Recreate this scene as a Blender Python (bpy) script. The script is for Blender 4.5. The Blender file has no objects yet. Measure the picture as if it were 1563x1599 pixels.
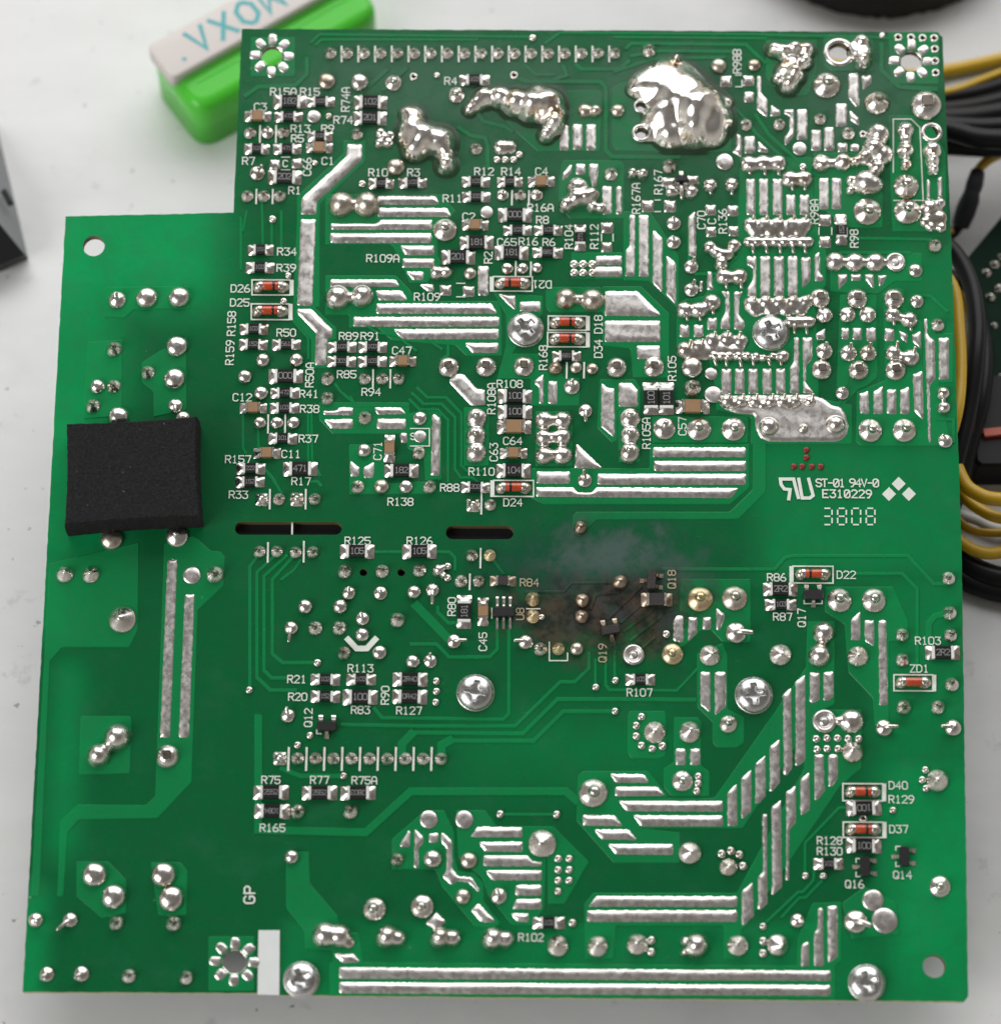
import bpy, math, random
import numpy as np
from mathutils import Vector, Matrix
from mathutils.geometry import tessellate_polygon
random.seed(7); np.random.seed(7)
sc = bpy.context.scene
col = sc.collection
MM = 0.001
# ------------------------------------------------------------------ camera
HB = 0.0                        # the board's upper face is z = 0 in the board's own frame
TH = 1.6                        # board thickness, mm
ZC = 23.0                       # height of the board's middle above the table, mm
PHI = math.radians(10.0)         # the board is propped up by its parts: the far side lies higher
TILT = math.radians(16.4)       # angle between the lens axis and the board's normal
DIST = 500.0                    # mm from the lens to the middle of the board
FPX = 5000.0                    # focal length in photograph pixels
CU, CV = 781.5, 799.5
st, ct = math.sin(TILT), math.cos(TILT)
CAM = Vector((0, -DIST*st, HB+DIST*ct))                       # lens in the board's frame
MB_ = Matrix.Translation((0, 0, ZC)) @ Matrix.Rotation(PHI, 4, 'X')   # board frame -> room
CAMW = MB_ @ CAM
cam = bpy.data.cameras.new('camera'); cam_o = bpy.data.objects.new('camera', cam); col.objects.link(cam_o)
cam_o.location = CAMW*MM; cam_o.rotation_euler = (TILT+PHI, 0, 0)
cam.sensor_fit = 'VERTICAL'; cam.sensor_height = 24.0; cam.lens = 24.0*FPX/1599.0
cam.clip_start = 0.01; cam.clip_end = 10
cam.dof.use_dof = True; cam.dof.focus_distance = (DIST+2)*MM; cam.dof.aperture_fstop = 8.8
sc.camera = cam_o
# ------------------------------------------------------------------ room light: one window to the north, dim room
w = bpy.data.worlds.new('World'); sc.world = w; w.use_nodes = True
nt = w.node_tree; bg = nt.nodes['Background']
tc = nt.nodes.new('ShaderNodeTexCoord'); sx = nt.nodes.new('ShaderNodeSeparateXYZ')
rp = nt.nodes.new('ShaderNodeValToRGB')
nt.links.new(tc.outputs['Generated'], sx.inputs[0]); nt.links.new(sx.outputs['Z'], rp.inputs[0])
rp.color_ramp.elements[0].position = 0.0; rp.color_ramp.elements[0].color = (.46, .43, .40, 1)
rp.color_ramp.elements[1].position = 1.0; rp.color_ramp.elements[1].color = (.20, .188, .178, 1)
e = rp.color_ramp.elements.new(0.5); e.color = (.16, .148, .138, 1)
nt.links.new(rp.outputs[0], bg.inputs[0]); bg.inputs[1].default_value = 1.0
def area(name, loc, target, sx_, sy_, power, color):
    l = bpy.data.lights.new(name, 'AREA'); l.shape = 'RECTANGLE'; l.size = sx_; l.size_y = sy_
    l.energy = power; l.color = color
    o = bpy.data.objects.new(name, l); col.objects.link(o); o.location = loc
    o.rotation_euler = (Vector(target)-Vector(loc)).to_track_quat('-Z', 'Y').to_euler()
    return o
area('window_light', (0.04, 0.58, 0.52), (0, 0.0, 0.03), 1.2, 0.75, 8.2, (.98, .99, 1.0))
area('side_light', (-0.85, -0.62, 0.60), (0, -0.03, 0.02), 0.8, 0.6, 9.5, (.99, .99, 1.0))  # soft light from the south-west, source unseen; brightens the table below the board
sc.view_settings.view_transform = 'Standard'; sc.view_settings.look = 'None'
sc.view_settings.exposure = 0.0; sc.view_settings.gamma = 1.0
sc.render.engine = 'CYCLES'
sc.cycles.use_denoising = True
sc.cycles.max_bounces = 8; sc.cycles.sample_clamp_indirect = 6.0

# ------------------------------------------------------------------ pixel -> place
RW = Matrix.Rotation(TILT+PHI, 3, 'X'); RB = Matrix.Rotation(TILT, 3, 'X')
def T(u, v, z=0.0):             # on the level z above the table
    d = RW @ Vector(((u-CU)/FPX, (CV-v)/FPX, -1)); t = (z-CAMW.z)/d.z
    p = CAMW+d*t; return Vector((p.x, p.y, z))
def TB(u, v, h):                # on the board's frame, h above the board
    d = RB @ Vector(((u-CU)/FPX, (CV-v)/FPX, -1)); t = (HB+h-CAM.z)/d.z
    p = CAM+d*t; return Vector((p.x, p.y, HB+h))
def B(u, v, h=0.0):
    p = TB(u, v, 0); return Vector((p.x, p.y, HB+h))
def S(u, v):                    # mm per photograph pixel on the board there
    return ((B(u+5, v)-B(u-5, v)).length/10 + (B(u, v+5)-B(u, v-5)).length/10)/2
# ------------------------------------------------------------------ materials
MAT = {}
def newmat(name):
    m = bpy.data.materials.new(name); m.use_nodes = True; MAT[name] = m
    return m, m.node_tree, m.node_tree.nodes['Principled BSDF']
def N(t, typ, **kw):
    n = t.nodes.new(typ)
    for k, v in kw.items(): setattr(n, k, v)
    return n
def L(t, a, b): t.links.new(a, b)
def noise(t, scale, detail=3, rough=.55, vec=None):
    n = N(t, 'ShaderNodeTexNoise'); n.inputs['Scale'].default_value = scale
    n.inputs['Detail'].default_value = detail; n.inputs['Roughness'].default_value = rough
    if vec is not None: L(t, vec, n.inputs['Vector'])
    return n
def pos(t): return N(t, 'ShaderNodeNewGeometry').outputs['Position']
board = bpy.data.objects.new('circuit_board', None); col.objects.link(board); board.matrix_world = Matrix.Translation((0, 0, ZC*MM)) @ Matrix.Rotation(PHI, 4, 'X')
board.empty_display_size = .01
board['label'] = 'large green power supply circuit board with silver solder joints lying solder side up'; board['category'] = 'circuit board'
def bpos(t):
    n = N(t, 'ShaderNodeTexCoord'); n.object = board; return n.outputs['Object']
def maprange(t, val, a, b, c=0, d=1, smooth=True):
    n = N(t, 'ShaderNodeMapRange'); n.interpolation_type = 'SMOOTHSTEP' if smooth else 'LINEAR'
    L(t, val, n.inputs['Value'])
    for k, x in zip(('From Min', 'From Max', 'To Min', 'To Max'), (a, b, c, d)): n.inputs[k].default_value = x
    return n.outputs['Result']
def math_(t, op, a, b=None):
    n = N(t, 'ShaderNodeMath', operation=op)
    for i, x in enumerate((a, b)):
        if x is None: continue
        if isinstance(x, (int, float)): n.inputs[i].default_value = x
        else: L(t, x, n.inputs[i])
    return n.outputs[0]
def mixc(t, fac, a, b):
    n = N(t, 'ShaderNodeMix', data_type='RGBA')
    if isinstance(fac, (int, float)): n.inputs[0].default_value = fac
    else: L(t, fac, n.inputs[0])
    for i, x in ((6, a), (7, b)):
        if isinstance(x, tuple): n.inputs[i].default_value = (*x, 1)
        else: L(t, x, n.inputs[i])
    return n.outputs[2]
def bump(t, height, strength, dist, bs):
    n = N(t, 'ShaderNodeBump'); n.inputs['Strength'].default_value = strength; n.inputs['Distance'].default_value = dist
    L(t, height, n.inputs['Height']); L(t, n.outputs[0], bs.inputs['Normal'])
def simple(name, c, rough=.5, metal=0.0, var=0.0, scale=2000, bmp=0, spec=.5):
    m, t, b = newmat(name)
    b.inputs['Base Color'].default_value = (*c, 1); b.inputs['Roughness'].default_value = rough
    b.inputs['Metallic'].default_value = metal; b.inputs['Specular IOR Level'].default_value = spec
    if var or bmp:
        n = noise(t, scale, 4, .6, pos(t))
        if var:
            L(t, mixc(t, n.outputs[0], tuple(x*(1-var) for x in c), tuple(min(1, x*(1+var)) for x in c)), b.inputs['Base Color'])
        if bmp: bump(t, n.outputs[0], bmp, .0002, b)
    return m

def ell(t, P, u, v, ru, rv, nz=None, amp=.0, inner=.2):
    c = B(u, v); s = S(u, v)
    sub = N(t, 'ShaderNodeVectorMath', operation='SUBTRACT'); L(t, P, sub.inputs[0]); sub.inputs[1].default_value = (c.x*MM, c.y*MM, HB*MM)
    mul = N(t, 'ShaderNodeVectorMath', operation='MULTIPLY'); L(t, sub.outputs[0], mul.inputs[0]); mul.inputs[1].default_value = (1/(ru*s*MM), 1/(rv*s*MM), 0)
    ln = N(t, 'ShaderNodeVectorMath', operation='LENGTH'); L(t, mul.outputs[0], ln.inputs[0])
    val = ln.outputs['Value']
    if nz is not None:
        val = math_(t, 'ADD', val, math_(t, 'MULTIPLY', math_(t, 'SUBTRACT', nz, .5), amp))
    return maprange(t, val, inner, 1.0, 1, 0)
def softrect(t, xyz, u0, v0, u1, v1, s):
    a, b = B(u0, v1), B(u1, v0); s *= MM
    X, Y = xyz.outputs[0], xyz.outputs[1]
    m = math_(t, 'MULTIPLY', maprange(t, X, a.x*MM-s, a.x*MM+s), maprange(t, X, b.x*MM-s, b.x*MM+s, 1, 0))
    k = math_(t, 'MULTIPLY', maprange(t, Y, a.y*MM-s, a.y*MM+s), maprange(t, Y, b.y*MM-s, b.y*MM+s, 1, 0))
    return math_(t, 'MULTIPLY', m, k)
def mask_mat(name, dark, bright, rough):
    # green solder mask over glass fibre; no copper behind: table light through the board is painted in as paler green
    m, t, b = newmat(name); P = bpos(t)
    xyz = N(t, 'ShaderNodeSeparateXYZ'); L(t, P, xyz.inputs[0])
    big = noise(t, 60, 3, .5, P); fine = noise(t, 900, 5, .65, P); mid = noise(t, 260, 4, .6, P)
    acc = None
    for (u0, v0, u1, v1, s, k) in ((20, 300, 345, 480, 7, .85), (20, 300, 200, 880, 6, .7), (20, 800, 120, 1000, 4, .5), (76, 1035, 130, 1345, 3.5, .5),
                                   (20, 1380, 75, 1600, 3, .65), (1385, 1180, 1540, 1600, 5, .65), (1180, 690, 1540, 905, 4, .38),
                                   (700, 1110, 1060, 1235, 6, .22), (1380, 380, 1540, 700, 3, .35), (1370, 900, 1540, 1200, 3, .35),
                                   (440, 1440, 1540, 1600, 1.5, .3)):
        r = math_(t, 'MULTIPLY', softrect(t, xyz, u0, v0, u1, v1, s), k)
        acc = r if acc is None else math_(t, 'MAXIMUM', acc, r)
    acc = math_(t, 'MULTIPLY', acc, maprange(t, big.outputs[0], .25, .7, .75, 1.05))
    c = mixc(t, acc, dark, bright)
    c = mixc(t, maprange(t, mid.outputs[0], .3, .75, 0, .22), c, tuple(x*.55 for x in dark))
    # fine weave dust
    spk = noise(t, 3200, 2, .5, P)
    c = mixc(t, maprange(t, spk.outputs[0], .72, .82, 0, .10), c, (.20, .28, .20))
    sp2 = noise(t, 700, 1, .5, P)
    c = mixc(t, maprange(t, sp2.outputs[0], .80, .84, 0, .30), c, (.40, .46, .36))
    # dried flux, fingermarks and fine scratches
    st1 = noise(t, 120, 6, .68, P); c = mixc(t, maprange(t, st1.outputs[0], .50, .72, 0, .16), c, (.04, .15, .08))
    mp = N(t, 'ShaderNodeMapping'); mp.inputs['Rotation'].default_value = (0, 0, .7); mp.inputs['Scale'].default_value = (1, 14, 1); L(t, P, mp.inputs[0])
    sc1 = noise(t, 330, 2, .5, mp.outputs[0]); c = mixc(t, maprange(t, sc1.outputs[0], .71, .76, 0, .22), c, (.12, .24, .15))
    # scorched patch and smeared flux
    nz = noise(t, 190, 6, .7, P).outputs[0]
    burn = ell(t, P, 900, 958, 155, 88, nz, 1.7, .30)
    burn2 = ell(t, P, 1005, 955, 130, 90, nz, 1.7, .25)
    grey = ell(t, P, 940, 872, 125, 75, nz, 2.6, .05)
    grey2 = ell(t, P, 1050, 890, 80, 62, nz, 2.5, .1)
    grime = ell(t, P, 925, 890, 270, 130, nz, 1.1, .2)
    c = mixc(t, math_(t, 'MULTIPLY', grime, .75), c, (.010, .050, .034))
    c = mixc(t, math_(t, 'MULTIPLY', grey, .6), c, (.085, .115, .11))
    c = mixc(t, math_(t, 'MULTIPLY', grey2, .55), c, (.06, .10, .085))
    nb = noise(t, 420, 6, .7, P).outputs[0]
    br = mixc(t, maprange(t, nb, .38, .62), (.010, .010, .010), (.060, .036, .024))
    br = mixc(t, maprange(t, noise(t, 210, 4, .6, P).outputs[0], .48, .66, 0, .6), br, (.026, .038, .046))
    c = mixc(t, math_(t, 'MULTIPLY', burn, .88), c, br)
    c = mixc(t, math_(t, 'MULTIPLY', burn2, .85), c, br)
    # flux film around the reworked joints along the top, with the window's sheen painted in
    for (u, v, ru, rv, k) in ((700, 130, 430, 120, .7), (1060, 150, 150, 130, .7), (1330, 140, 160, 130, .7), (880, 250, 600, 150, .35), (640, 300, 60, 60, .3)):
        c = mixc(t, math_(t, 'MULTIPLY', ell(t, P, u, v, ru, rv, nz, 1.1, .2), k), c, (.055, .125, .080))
    L(t, c, b.inputs['Base Color'])
    rr = maprange(t, mid.outputs[0], .3, .7, rough-.06, rough+.08)
    rr = math_(t, 'ADD', rr, math_(t, 'MULTIPLY', math_(t, 'MAXIMUM', burn, grey), .22))
    L(t, rr, b.inputs['Roughness'])
    b.inputs['Specular IOR Level'].default_value = .19
    add = math_(t, 'ADD', math_(t, 'MULTIPLY', mid.outputs[0], .6), math_(t, 'MULTIPLY', fine.outputs[0], .35))
    bump(t, add, .22, .00025, b)
    return m
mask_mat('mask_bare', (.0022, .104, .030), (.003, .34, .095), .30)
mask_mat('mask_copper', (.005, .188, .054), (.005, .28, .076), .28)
def solder_mat(name, c, c2, rough, bmp=.25, scale=1500):
    m, t, b = newmat(name); P = pos(t)
    n = noise(t, scale, 4, .6, P); n2 = noise(t, 300, 3, .55, P)
    L(t, mixc(t, maprange(t, n2.outputs[0], .52, .72), c, c2), b.inputs['Base Color'])
    b.inputs['Metallic'].default_value = 1
    L(t, maprange(t, n.outputs[0], .3, .7, rough-.06, rough+.12), b.inputs['Roughness'])
    bump(t, math_(t, 'ADD', math_(t, 'MULTIPLY', n.outputs[0], (.15 if name == 'tin' else .12)), math_(t, 'MULTIPLY', n2.outputs[0], 2.2)), bmp, .00022, b)
    return m
solder_mat('solder', (.72, .69, .645), (.54, .485, .40), .21, .10)
solder_mat('tin', (.70, .67, .64), (.62, .58, .545), .31, .05, 1200)
solder_mat('flux', (.72, .60, .38), (.60, .40, .16), .28, .08)
solder_mat('dull', (.60, .55, .47), (.44, .37, .27), .30, .10)
solder_mat('scorched', (.42, .34, .26), (.16, .11, .08), .32, .25)
solder_mat('blob', (.86, .835, .79), (.56, .43, .27), .17, .06, 700)
simple('flux_film', (.022, .055, .026), .3, var=.6, scale=500, bmp=.15, spec=.25)
solder_mat('steel', (.60, .60, .59), (.50, .49, .47), .25, .08, 900)
simple('silk', (.70, .73, .66), .55, var=.12, scale=1500)
solder_mat('pin_dark', (.20, .175, .145), (.10, .085, .065), .32, .05)  # the dim overhead that pin tops mirror is painted in as dark metal
simple('silk_dirty', (.36, .31, .20), .6, var=.25, scale=1500)
simple('silk_block', (.66, .68, .66), .5, var=.05, scale=500)
simple('fr4', (.46, .43, .26), .6, var=.2, scale=1500)
simple('hole_wall', (.13, .10, .04), .6, var=.3, scale=1500)
simple('ceramic_black', (.012, .0118, .012), .45, var=.3, scale=2500, bmp=.06, spec=.22)
simple('ceramic_white', (.70, .69, .65), .45, var=.08)
simple('ceramic_tan', (.29, .17, .085), .42, var=.16, scale=3000)
simple('ceramic_burnt', (.022, .018, .015), .55, var=.5, scale=3000, bmp=.5)
simple('print_grey', (.22, .22, .21), .5)
simple('glass_orange', (.46, .055, .013), .1, var=.45, scale=1300, spec=.9)
simple('glass_dark', (.02, .012, .01), .15)
simple('epoxy', (.012, .012, .0125), .42, var=.3, scale=3000, bmp=.1)
simple('hole_dark', (.004, .004, .004), .8)
simple('copper_red', (.20, .035, .022), .35, .3)
m, t, b = newmat('foam'); P = pos(t); n = noise(t, 2600, 3, .7, P); n2 = noise(t, 500, 3, .6, P)
c = mixc(t, maprange(t, n.outputs[0], .35, .75), (.013, .013, .013), (.028, .0275, .028))
c = mixc(t, maprange(t, noise(t, 1300, 2, .5, P).outputs[0], .745, .78, 0, .6), c, (.25, .25, .25)); L(t, c, b.inputs['Base Color'])
b.inputs['Roughness'].default_value = .95; b.inputs['Specular IOR Level'].default_value = .15
bump(t, math_(t, 'ADD', n.outputs[0], n2.outputs[0]), .8, .0004, b)
m, t, b = newmat('table_paint'); P = pos(t)
mp = N(t, 'ShaderNodeMapping'); mp.inputs['Scale'].default_value = (14, 30, 30); mp.inputs['Rotation'].default_value = (0, 0, .12); L(t, P, mp.inputs[0])
g = noise(t, 5, 5, .6, mp.outputs[0]); g2 = noise(t, 38, 4, .6, P)
c = mixc(t, maprange(t, g.outputs[0], .35, .7), (.615, .61, .60), (.645, .64, .632))
c = mixc(t, maprange(t, g2.outputs[0], .5, .75, 0, .5), c, (.50, .51, .515))
ms = noise(t, 150, 4, .65, P)
c = mixc(t, maprange(t, ms.outputs[0], .62, .72, 0, .40), c, (.36, .365, .36))
ms2 = noise(t, 420, 2, .5, P)
c = mixc(t, maprange(t, ms2.outputs[0], .70, .76, 0, .7), c, (.17, .19, .2))
L(t, c, b.inputs['Base Color']); b.inputs['Roughness'].default_value = .45
bump(t, g2.outputs[0], .15, .0006, b)
def plastic(name, c, rough=.4, trans=0.0):
    m, t, b = newmat(name); b.inputs['Base Color'].default_value = (*c, 1); b.inputs['Roughness'].default_value = rough
    if max(c) < .05: b.inputs['Specular IOR Level'].default_value = .2
    if trans:
        b.inputs['Transmission Weight'].default_value = trans; b.inputs['IOR'].default_value = 1.35
    n = noise(t, 900, 3, .5, pos(t)); bump(t, n.outputs[0], .06, .0002, b)
plastic('green_plastic', (.14, .90, .07), .2, .45)
plastic('grey_plate', (.58, .53, .50), .5)
plastic('teal_ink', (.05, .34, .36), .5)
plastic('black_plastic', (.010, .010, .011), .5)
plastic('grey_plastic', (.20, .20, .21), .45)
plastic('wire_yellow', (.54, .33, .007), .42)
plastic('wire_black', (.010, .010, .011), .36)
plastic('wire_green', (.03, .30, .08), .4)
plastic('sleeve', (.035, .036, .042), .5)
plastic('orange_plug', (.40, .045, .012), .4)
plastic('cord_grey', (.50, .50, .48), .5)
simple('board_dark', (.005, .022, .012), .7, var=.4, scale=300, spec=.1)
simple('fuzzy_black', (.008, .008, .008), .8, var=.5, scale=900, bmp=1.0)
simple('core_teal', (.55, .70, .72), .3)
simple('alu', (.45, .45, .45), .4, 1.0, var=.1)
simple('copper_wire', (.75, .40, .15), .3, 1.0)

# ------------------------------------------------------------------ mesh helpers (millimetres in, metres out)
def mesh(name, vs, fs, smooth=False):
    me = bpy.data.meshes.new(name)
    me.from_pydata([(a*MM, b*MM, c*MM) for a, b, c in vs], [], fs)
    if smooth: me.polygons.foreach_set('use_smooth', [True]*len(me.polygons))
    me.update(); return me
def link(name, me, mat, parent=None, loc=None, rz=0.0, scale=None):
    o = bpy.data.objects.new(name, me); col.objects.link(o)
    if mat is not None and len(me.materials) == 0: me.materials.append(MAT[mat])
    if parent is not None: o.parent = parent
    if loc is not None: o.location = Vector(loc)*MM
    if rz: o.rotation_euler = (0, 0, rz)
    if scale is not None: o.scale = (scale,)*3 if isinstance(scale, (int, float)) else scale
    return o
def obj(name, vs, fs, mat, parent=None, smooth=False, **kw):
    return link(name, mesh(name, vs, fs, smooth), mat, parent, **kw)
def thing(name, label, cat, loc=(0, 0, 0), group=None):
    o = bpy.data.objects.new(name, None); col.objects.link(o); o.location = Vector(loc)*MM
    o.empty_display_size = .01; o['label'] = label; o['category'] = cat
    if group: o['group'] = group
    return o
def tag(o, label, cat, group=None):
    o['label'] = label; o['category'] = cat
    if group: o['group'] = group
    return o
def rounded(pts, r, seg=3):
    out = []; n = len(pts)
    for i in range(n):
        p0, p, p1 = (Vector(pts[(i+k) % n]).to_2d() for k in (-1, 0, 1))
        a, b = p0-p, p1-p; la, lb = a.length, b.length
        if la < 1e-6 or lb < 1e-6: continue
        d = min(r, .45*la, .45*lb)
        A, Bp = p+a*(d/la), p+b*(d/lb)
        for k in range(seg+1):
            s = k/seg; out.append((A*(1-s)+p*s)*(1-s)+(p*(1-s)+Bp*s)*s)
    return out
def area2(p): return sum(p[i].x*p[(i+1) % len(p)].y-p[(i+1) % len(p)].x*p[i].y for i in range(len(p)))/2
def inset(p, d):
    n = len(p); out = []
    for i in range(n):
        a, b, c = p[i-1], p[i], p[(i+1) % n]
        e1, e2 = (b-a), (c-b)
        if e1.length < 1e-9 or e2.length < 1e-9: out.append(b.copy()); continue
        n1 = Vector((-e1.y, e1.x)).normalized(); n2 = Vector((-e2.y, e2.x)).normalized()
        m = n1+n2
        if m.length < 1e-6: out.append(b+n1*d); continue
        m.normalize(); k = max(.45, m.dot(n1)); out.append(b+m*(d/k))
    return out
def pillow(name, pts_px, mat, parent, h=.3, r=2.5, edge=3.2, z0=0.0, step=1.25):
    """tinned patch: height rises from the outline inwards (distance field on a fine grid, so slopes and ends stay true)"""
    q = rounded([B(*p) for p in pts_px], r*.1)
    A = np.array([(a.x, a.y) for a in q]); C = np.roll(A, -1, 0)
    s = step*.1; x0, y0 = A.min(0)-2*s; x1, y1 = A.max(0)+2*s
    gx, gy = np.meshgrid(np.arange(x0, x1+s, s), np.arange(y0, y1+s, s))
    d2 = np.full(gx.shape, 1e9); ins = np.zeros(gx.shape, bool)
    for (ax, ay), (cx, cy) in zip(A, C):
        ex, ey = cx-ax, cy-ay; ll = ex*ex+ey*ey
        if ll < 1e-12: continue
        t_ = np.clip(((gx-ax)*ex+(gy-ay)*ey)/ll, 0, 1)
        d2 = np.minimum(d2, (gx-ax-t_*ex)**2+(gy-ay-t_*ey)**2)
        if ay != cy:
            hit = ((ay > gy) != (cy > gy)) & (gx < (cx-ax)*(gy-ay)/(cy-ay)+ax); ins ^= hit
    d = np.sqrt(d2)*np.where(ins, 1, -1)
    ph = random.uniform(0, 6.28)
    d = d+.028*np.sin(gx*3.1+ph)*np.sin(gy*2.7-ph)+.018*np.sin(gx*7.3-gy*5.1+ph)
    E = min(edge*.1, max(d.max(), .08)*.95)
    z = np.where(d > 0, h*np.sin(np.clip(d/E, 0, 1)*math.pi/2), d*1.6*h/E)
    for _ in range(int(min(E, .6)/s)+2):        # the solder's skin evens out hips and corners
        avg = (np.roll(z, 1, 0)+np.roll(z, -1, 0)+np.roll(z, 1, 1)+np.roll(z, -1, 1))/4
        z = np.where(d > .0, .35*z+.65*avg, z)
    z = z+z0*np.clip(1+d/.05, 0, 1)
    z += np.where(d > 0, .03*np.sin(gx*.9+gy*.8+ph)*np.sin(gy*1.3-gx*.55+ph)*np.clip(d/E, 0, 1), 0)
    return grid_obj(name, gx, gy, z, d > -1.5*s, mat, parent)
def grid_obj(name, gx, gy, z, use, mat, parent):
    ny, nx = z.shape; keep = -np.ones((ny, nx), int); vs = []; fs = []
    cell = use[:-1, :-1] | use[1:, :-1] | use[:-1, 1:] | use[1:, 1:]
    for j, i in zip(*np.nonzero(cell)):
        ids = []
        for (jj, ii) in ((j, i), (j, i+1), (j+1, i+1), (j+1, i)):
            if keep[jj, ii] < 0:
                keep[jj, ii] = len(vs); vs.append((gx[jj, ii], gy[jj, ii], HB+z[jj, ii]))
            ids.append(int(keep[jj, ii]))
        fs.append(tuple(ids))
    return obj(name, vs, fs, mat, parent, True)
HOLES = []                       # every opening in the board, as loops in the board's frame
def inside(p, poly):
    c = False
    for i in range(len(poly)):
        a, b = poly[i-1], poly[i]
        if (a.y > p.y) != (b.y > p.y) and p.x < (b.x-a.x)*(p.y-a.y)/(b.y-a.y)+a.x: c = not c
    return c
def flat_poly(name, pts_px, mat, parent, z, r=2.0, bevel=.08):
    q = rounded([B(*p) for p in pts_px], r*.1)
    if area2(q) < 0: q.reverse()
    n = len(q); q2 = inset(q, bevel)
    vs = [(a.x, a.y, HB-.01) for a in q]+[(a.x, a.y, HB+z) for a in q2]
    fs = [(i, (i+1) % n, n+(i+1) % n, n+i) for i in range(n)]
    hs = [h for h in HOLES if all(inside(p, q2) for p in h)]
    if not hs: fs.append(tuple(range(n, 2*n)))
    else:
        base = n
        for h in hs: vs += [(a.x, a.y, HB+z) for a in h]
        for a, b_, c in tessellate_polygon([[Vector((a.x, a.y, 0)) for a in l] for l in [q2]+hs]):
            if (Vector(vs[base+b_][:2])-Vector(vs[base+a][:2])).cross(Vector(vs[base+c][:2])-Vector(vs[base+a][:2])) < 0: a, b_ = b_, a
            fs.append((base+a, base+b_, base+c))
    return obj(name, vs, fs, mat, parent)
def ribbon_geo(P3, wid, vs, fs, zs, bevel=0.0, ztop=0.0):
    """mitred ribbon through the points (Vector 2d), appended to vs/fs; zs = height per point"""
    n = len(P3); base = len(vs); closed = n > 2 and (P3[0]-P3[-1]).length < 1e-6
    for i in range(n):
        if closed:
            a = P3[i-1] if i > 0 else P3[-2]; c = P3[i+1] if i < n-1 else P3[1]
        else:
            a = P3[max(i-1, 0)]; c = P3[min(i+1, n-1)]
        b = P3[i]
        d1 = (b-a) if (b-a).length > 1e-9 else (c-b); d2 = (c-b) if (c-b).length > 1e-9 else (b-a)
        d1 = d1.normalized(); d2 = d2.normalized()
        n1 = Vector((-d1.y, d1.x)); n2 = Vector((-d2.y, d2.x)); m = n1+n2
        m = n1 if m.length < .3 else m.normalized(); k = max(.55, m.dot(n1)); hw = wid/2/k
        b2 = b
        if not closed and i == 0: b2 = b-d2*wid*.35
        if not closed and i == n-1: b2 = b+d1*wid*.35
        if bevel:
            for o_, zz in ((hw, -.01), (hw-bevel, ztop), (-hw+bevel, ztop), (-hw, -.01)):
                vs.append((b2.x+m.x*o_, b2.y+m.y*o_, zs[i]+zz))
        else:
            for o_ in (hw, -hw): vs.append((b2.x+m.x*o_, b2.y+m.y*o_, zs[i]))
    k = 4 if bevel else 2
    for i in range(n-1):
        for j in range(k-1):
            a = base+i*k+j; fs.append((a, a+k, a+k+1, a+1))
    if bevel:
        fs.append((base, base+1, base+2, base+3)); e = base+(n-1)*k; fs.append((e+3, e+2, e+1, e))
def trace(pts, wid, parent, z=.055, mat='mask_copper', name='copper_trace'):
    P2 = [B(*p).to_2d() for p in pts]; vs, fs = [], []
    ribbon_geo(P2, wid*.1, vs, fs, [HB]*len(P2), .12, z)
    return obj(name, vs, fs, mat, parent)
def lathe(prof, seg=20, jit=0.0, lean=(0, 0), sq=0.0):
    """profile [(r,z)] -> verts/faces, lightly uneven; lean moves the top sideways"""
    vs, fs = [], []; zt = max(z for r, z in prof) or 1
    fine = []
    for i in range(len(prof)-1):
        p0, p1, p2, p3 = (Vector(prof[min(max(i+q, 0), len(prof)-1)]) for q in (-1, 0, 1, 2))
        for k in range(3):
            x = k/3; fine.append(tuple(.5*((2*p1)+(p2-p0)*x+(2*p0-5*p1+4*p2-p3)*x*x+(3*p1-p0-3*p2+p3)*x**3)))
    prof = fine+[prof[-1]]
    ph = [random.uniform(0, 6.28) for _ in range(3)]
    for r, z in prof:
        for i in range(seg):
            a = 2*math.pi*i/seg
            k = 1+jit*(math.sin(2*a+ph[0])*.6+math.sin(3*a+ph[1])*.4)
            if sq: k *= 1+sq*(abs(math.cos(a)**2-math.sin(a)**2)*-1+.5)*.55
            s = max(z/zt, 0)
            vs.append((r*k*math.cos(a)+lean[0]*s*s, r*k*math.sin(a)+lean[1]*s*s, z))
    m = len(prof)
    for k in range(m-1):
        for i in range(seg):
            j = (i+1) % seg; fs.append((k*seg+i, k*seg+j, (k+1)*seg+j, (k+1)*seg+i))
    fs.append(tuple((m-1)*seg+i for i in range(seg)))
    return vs, fs
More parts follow.
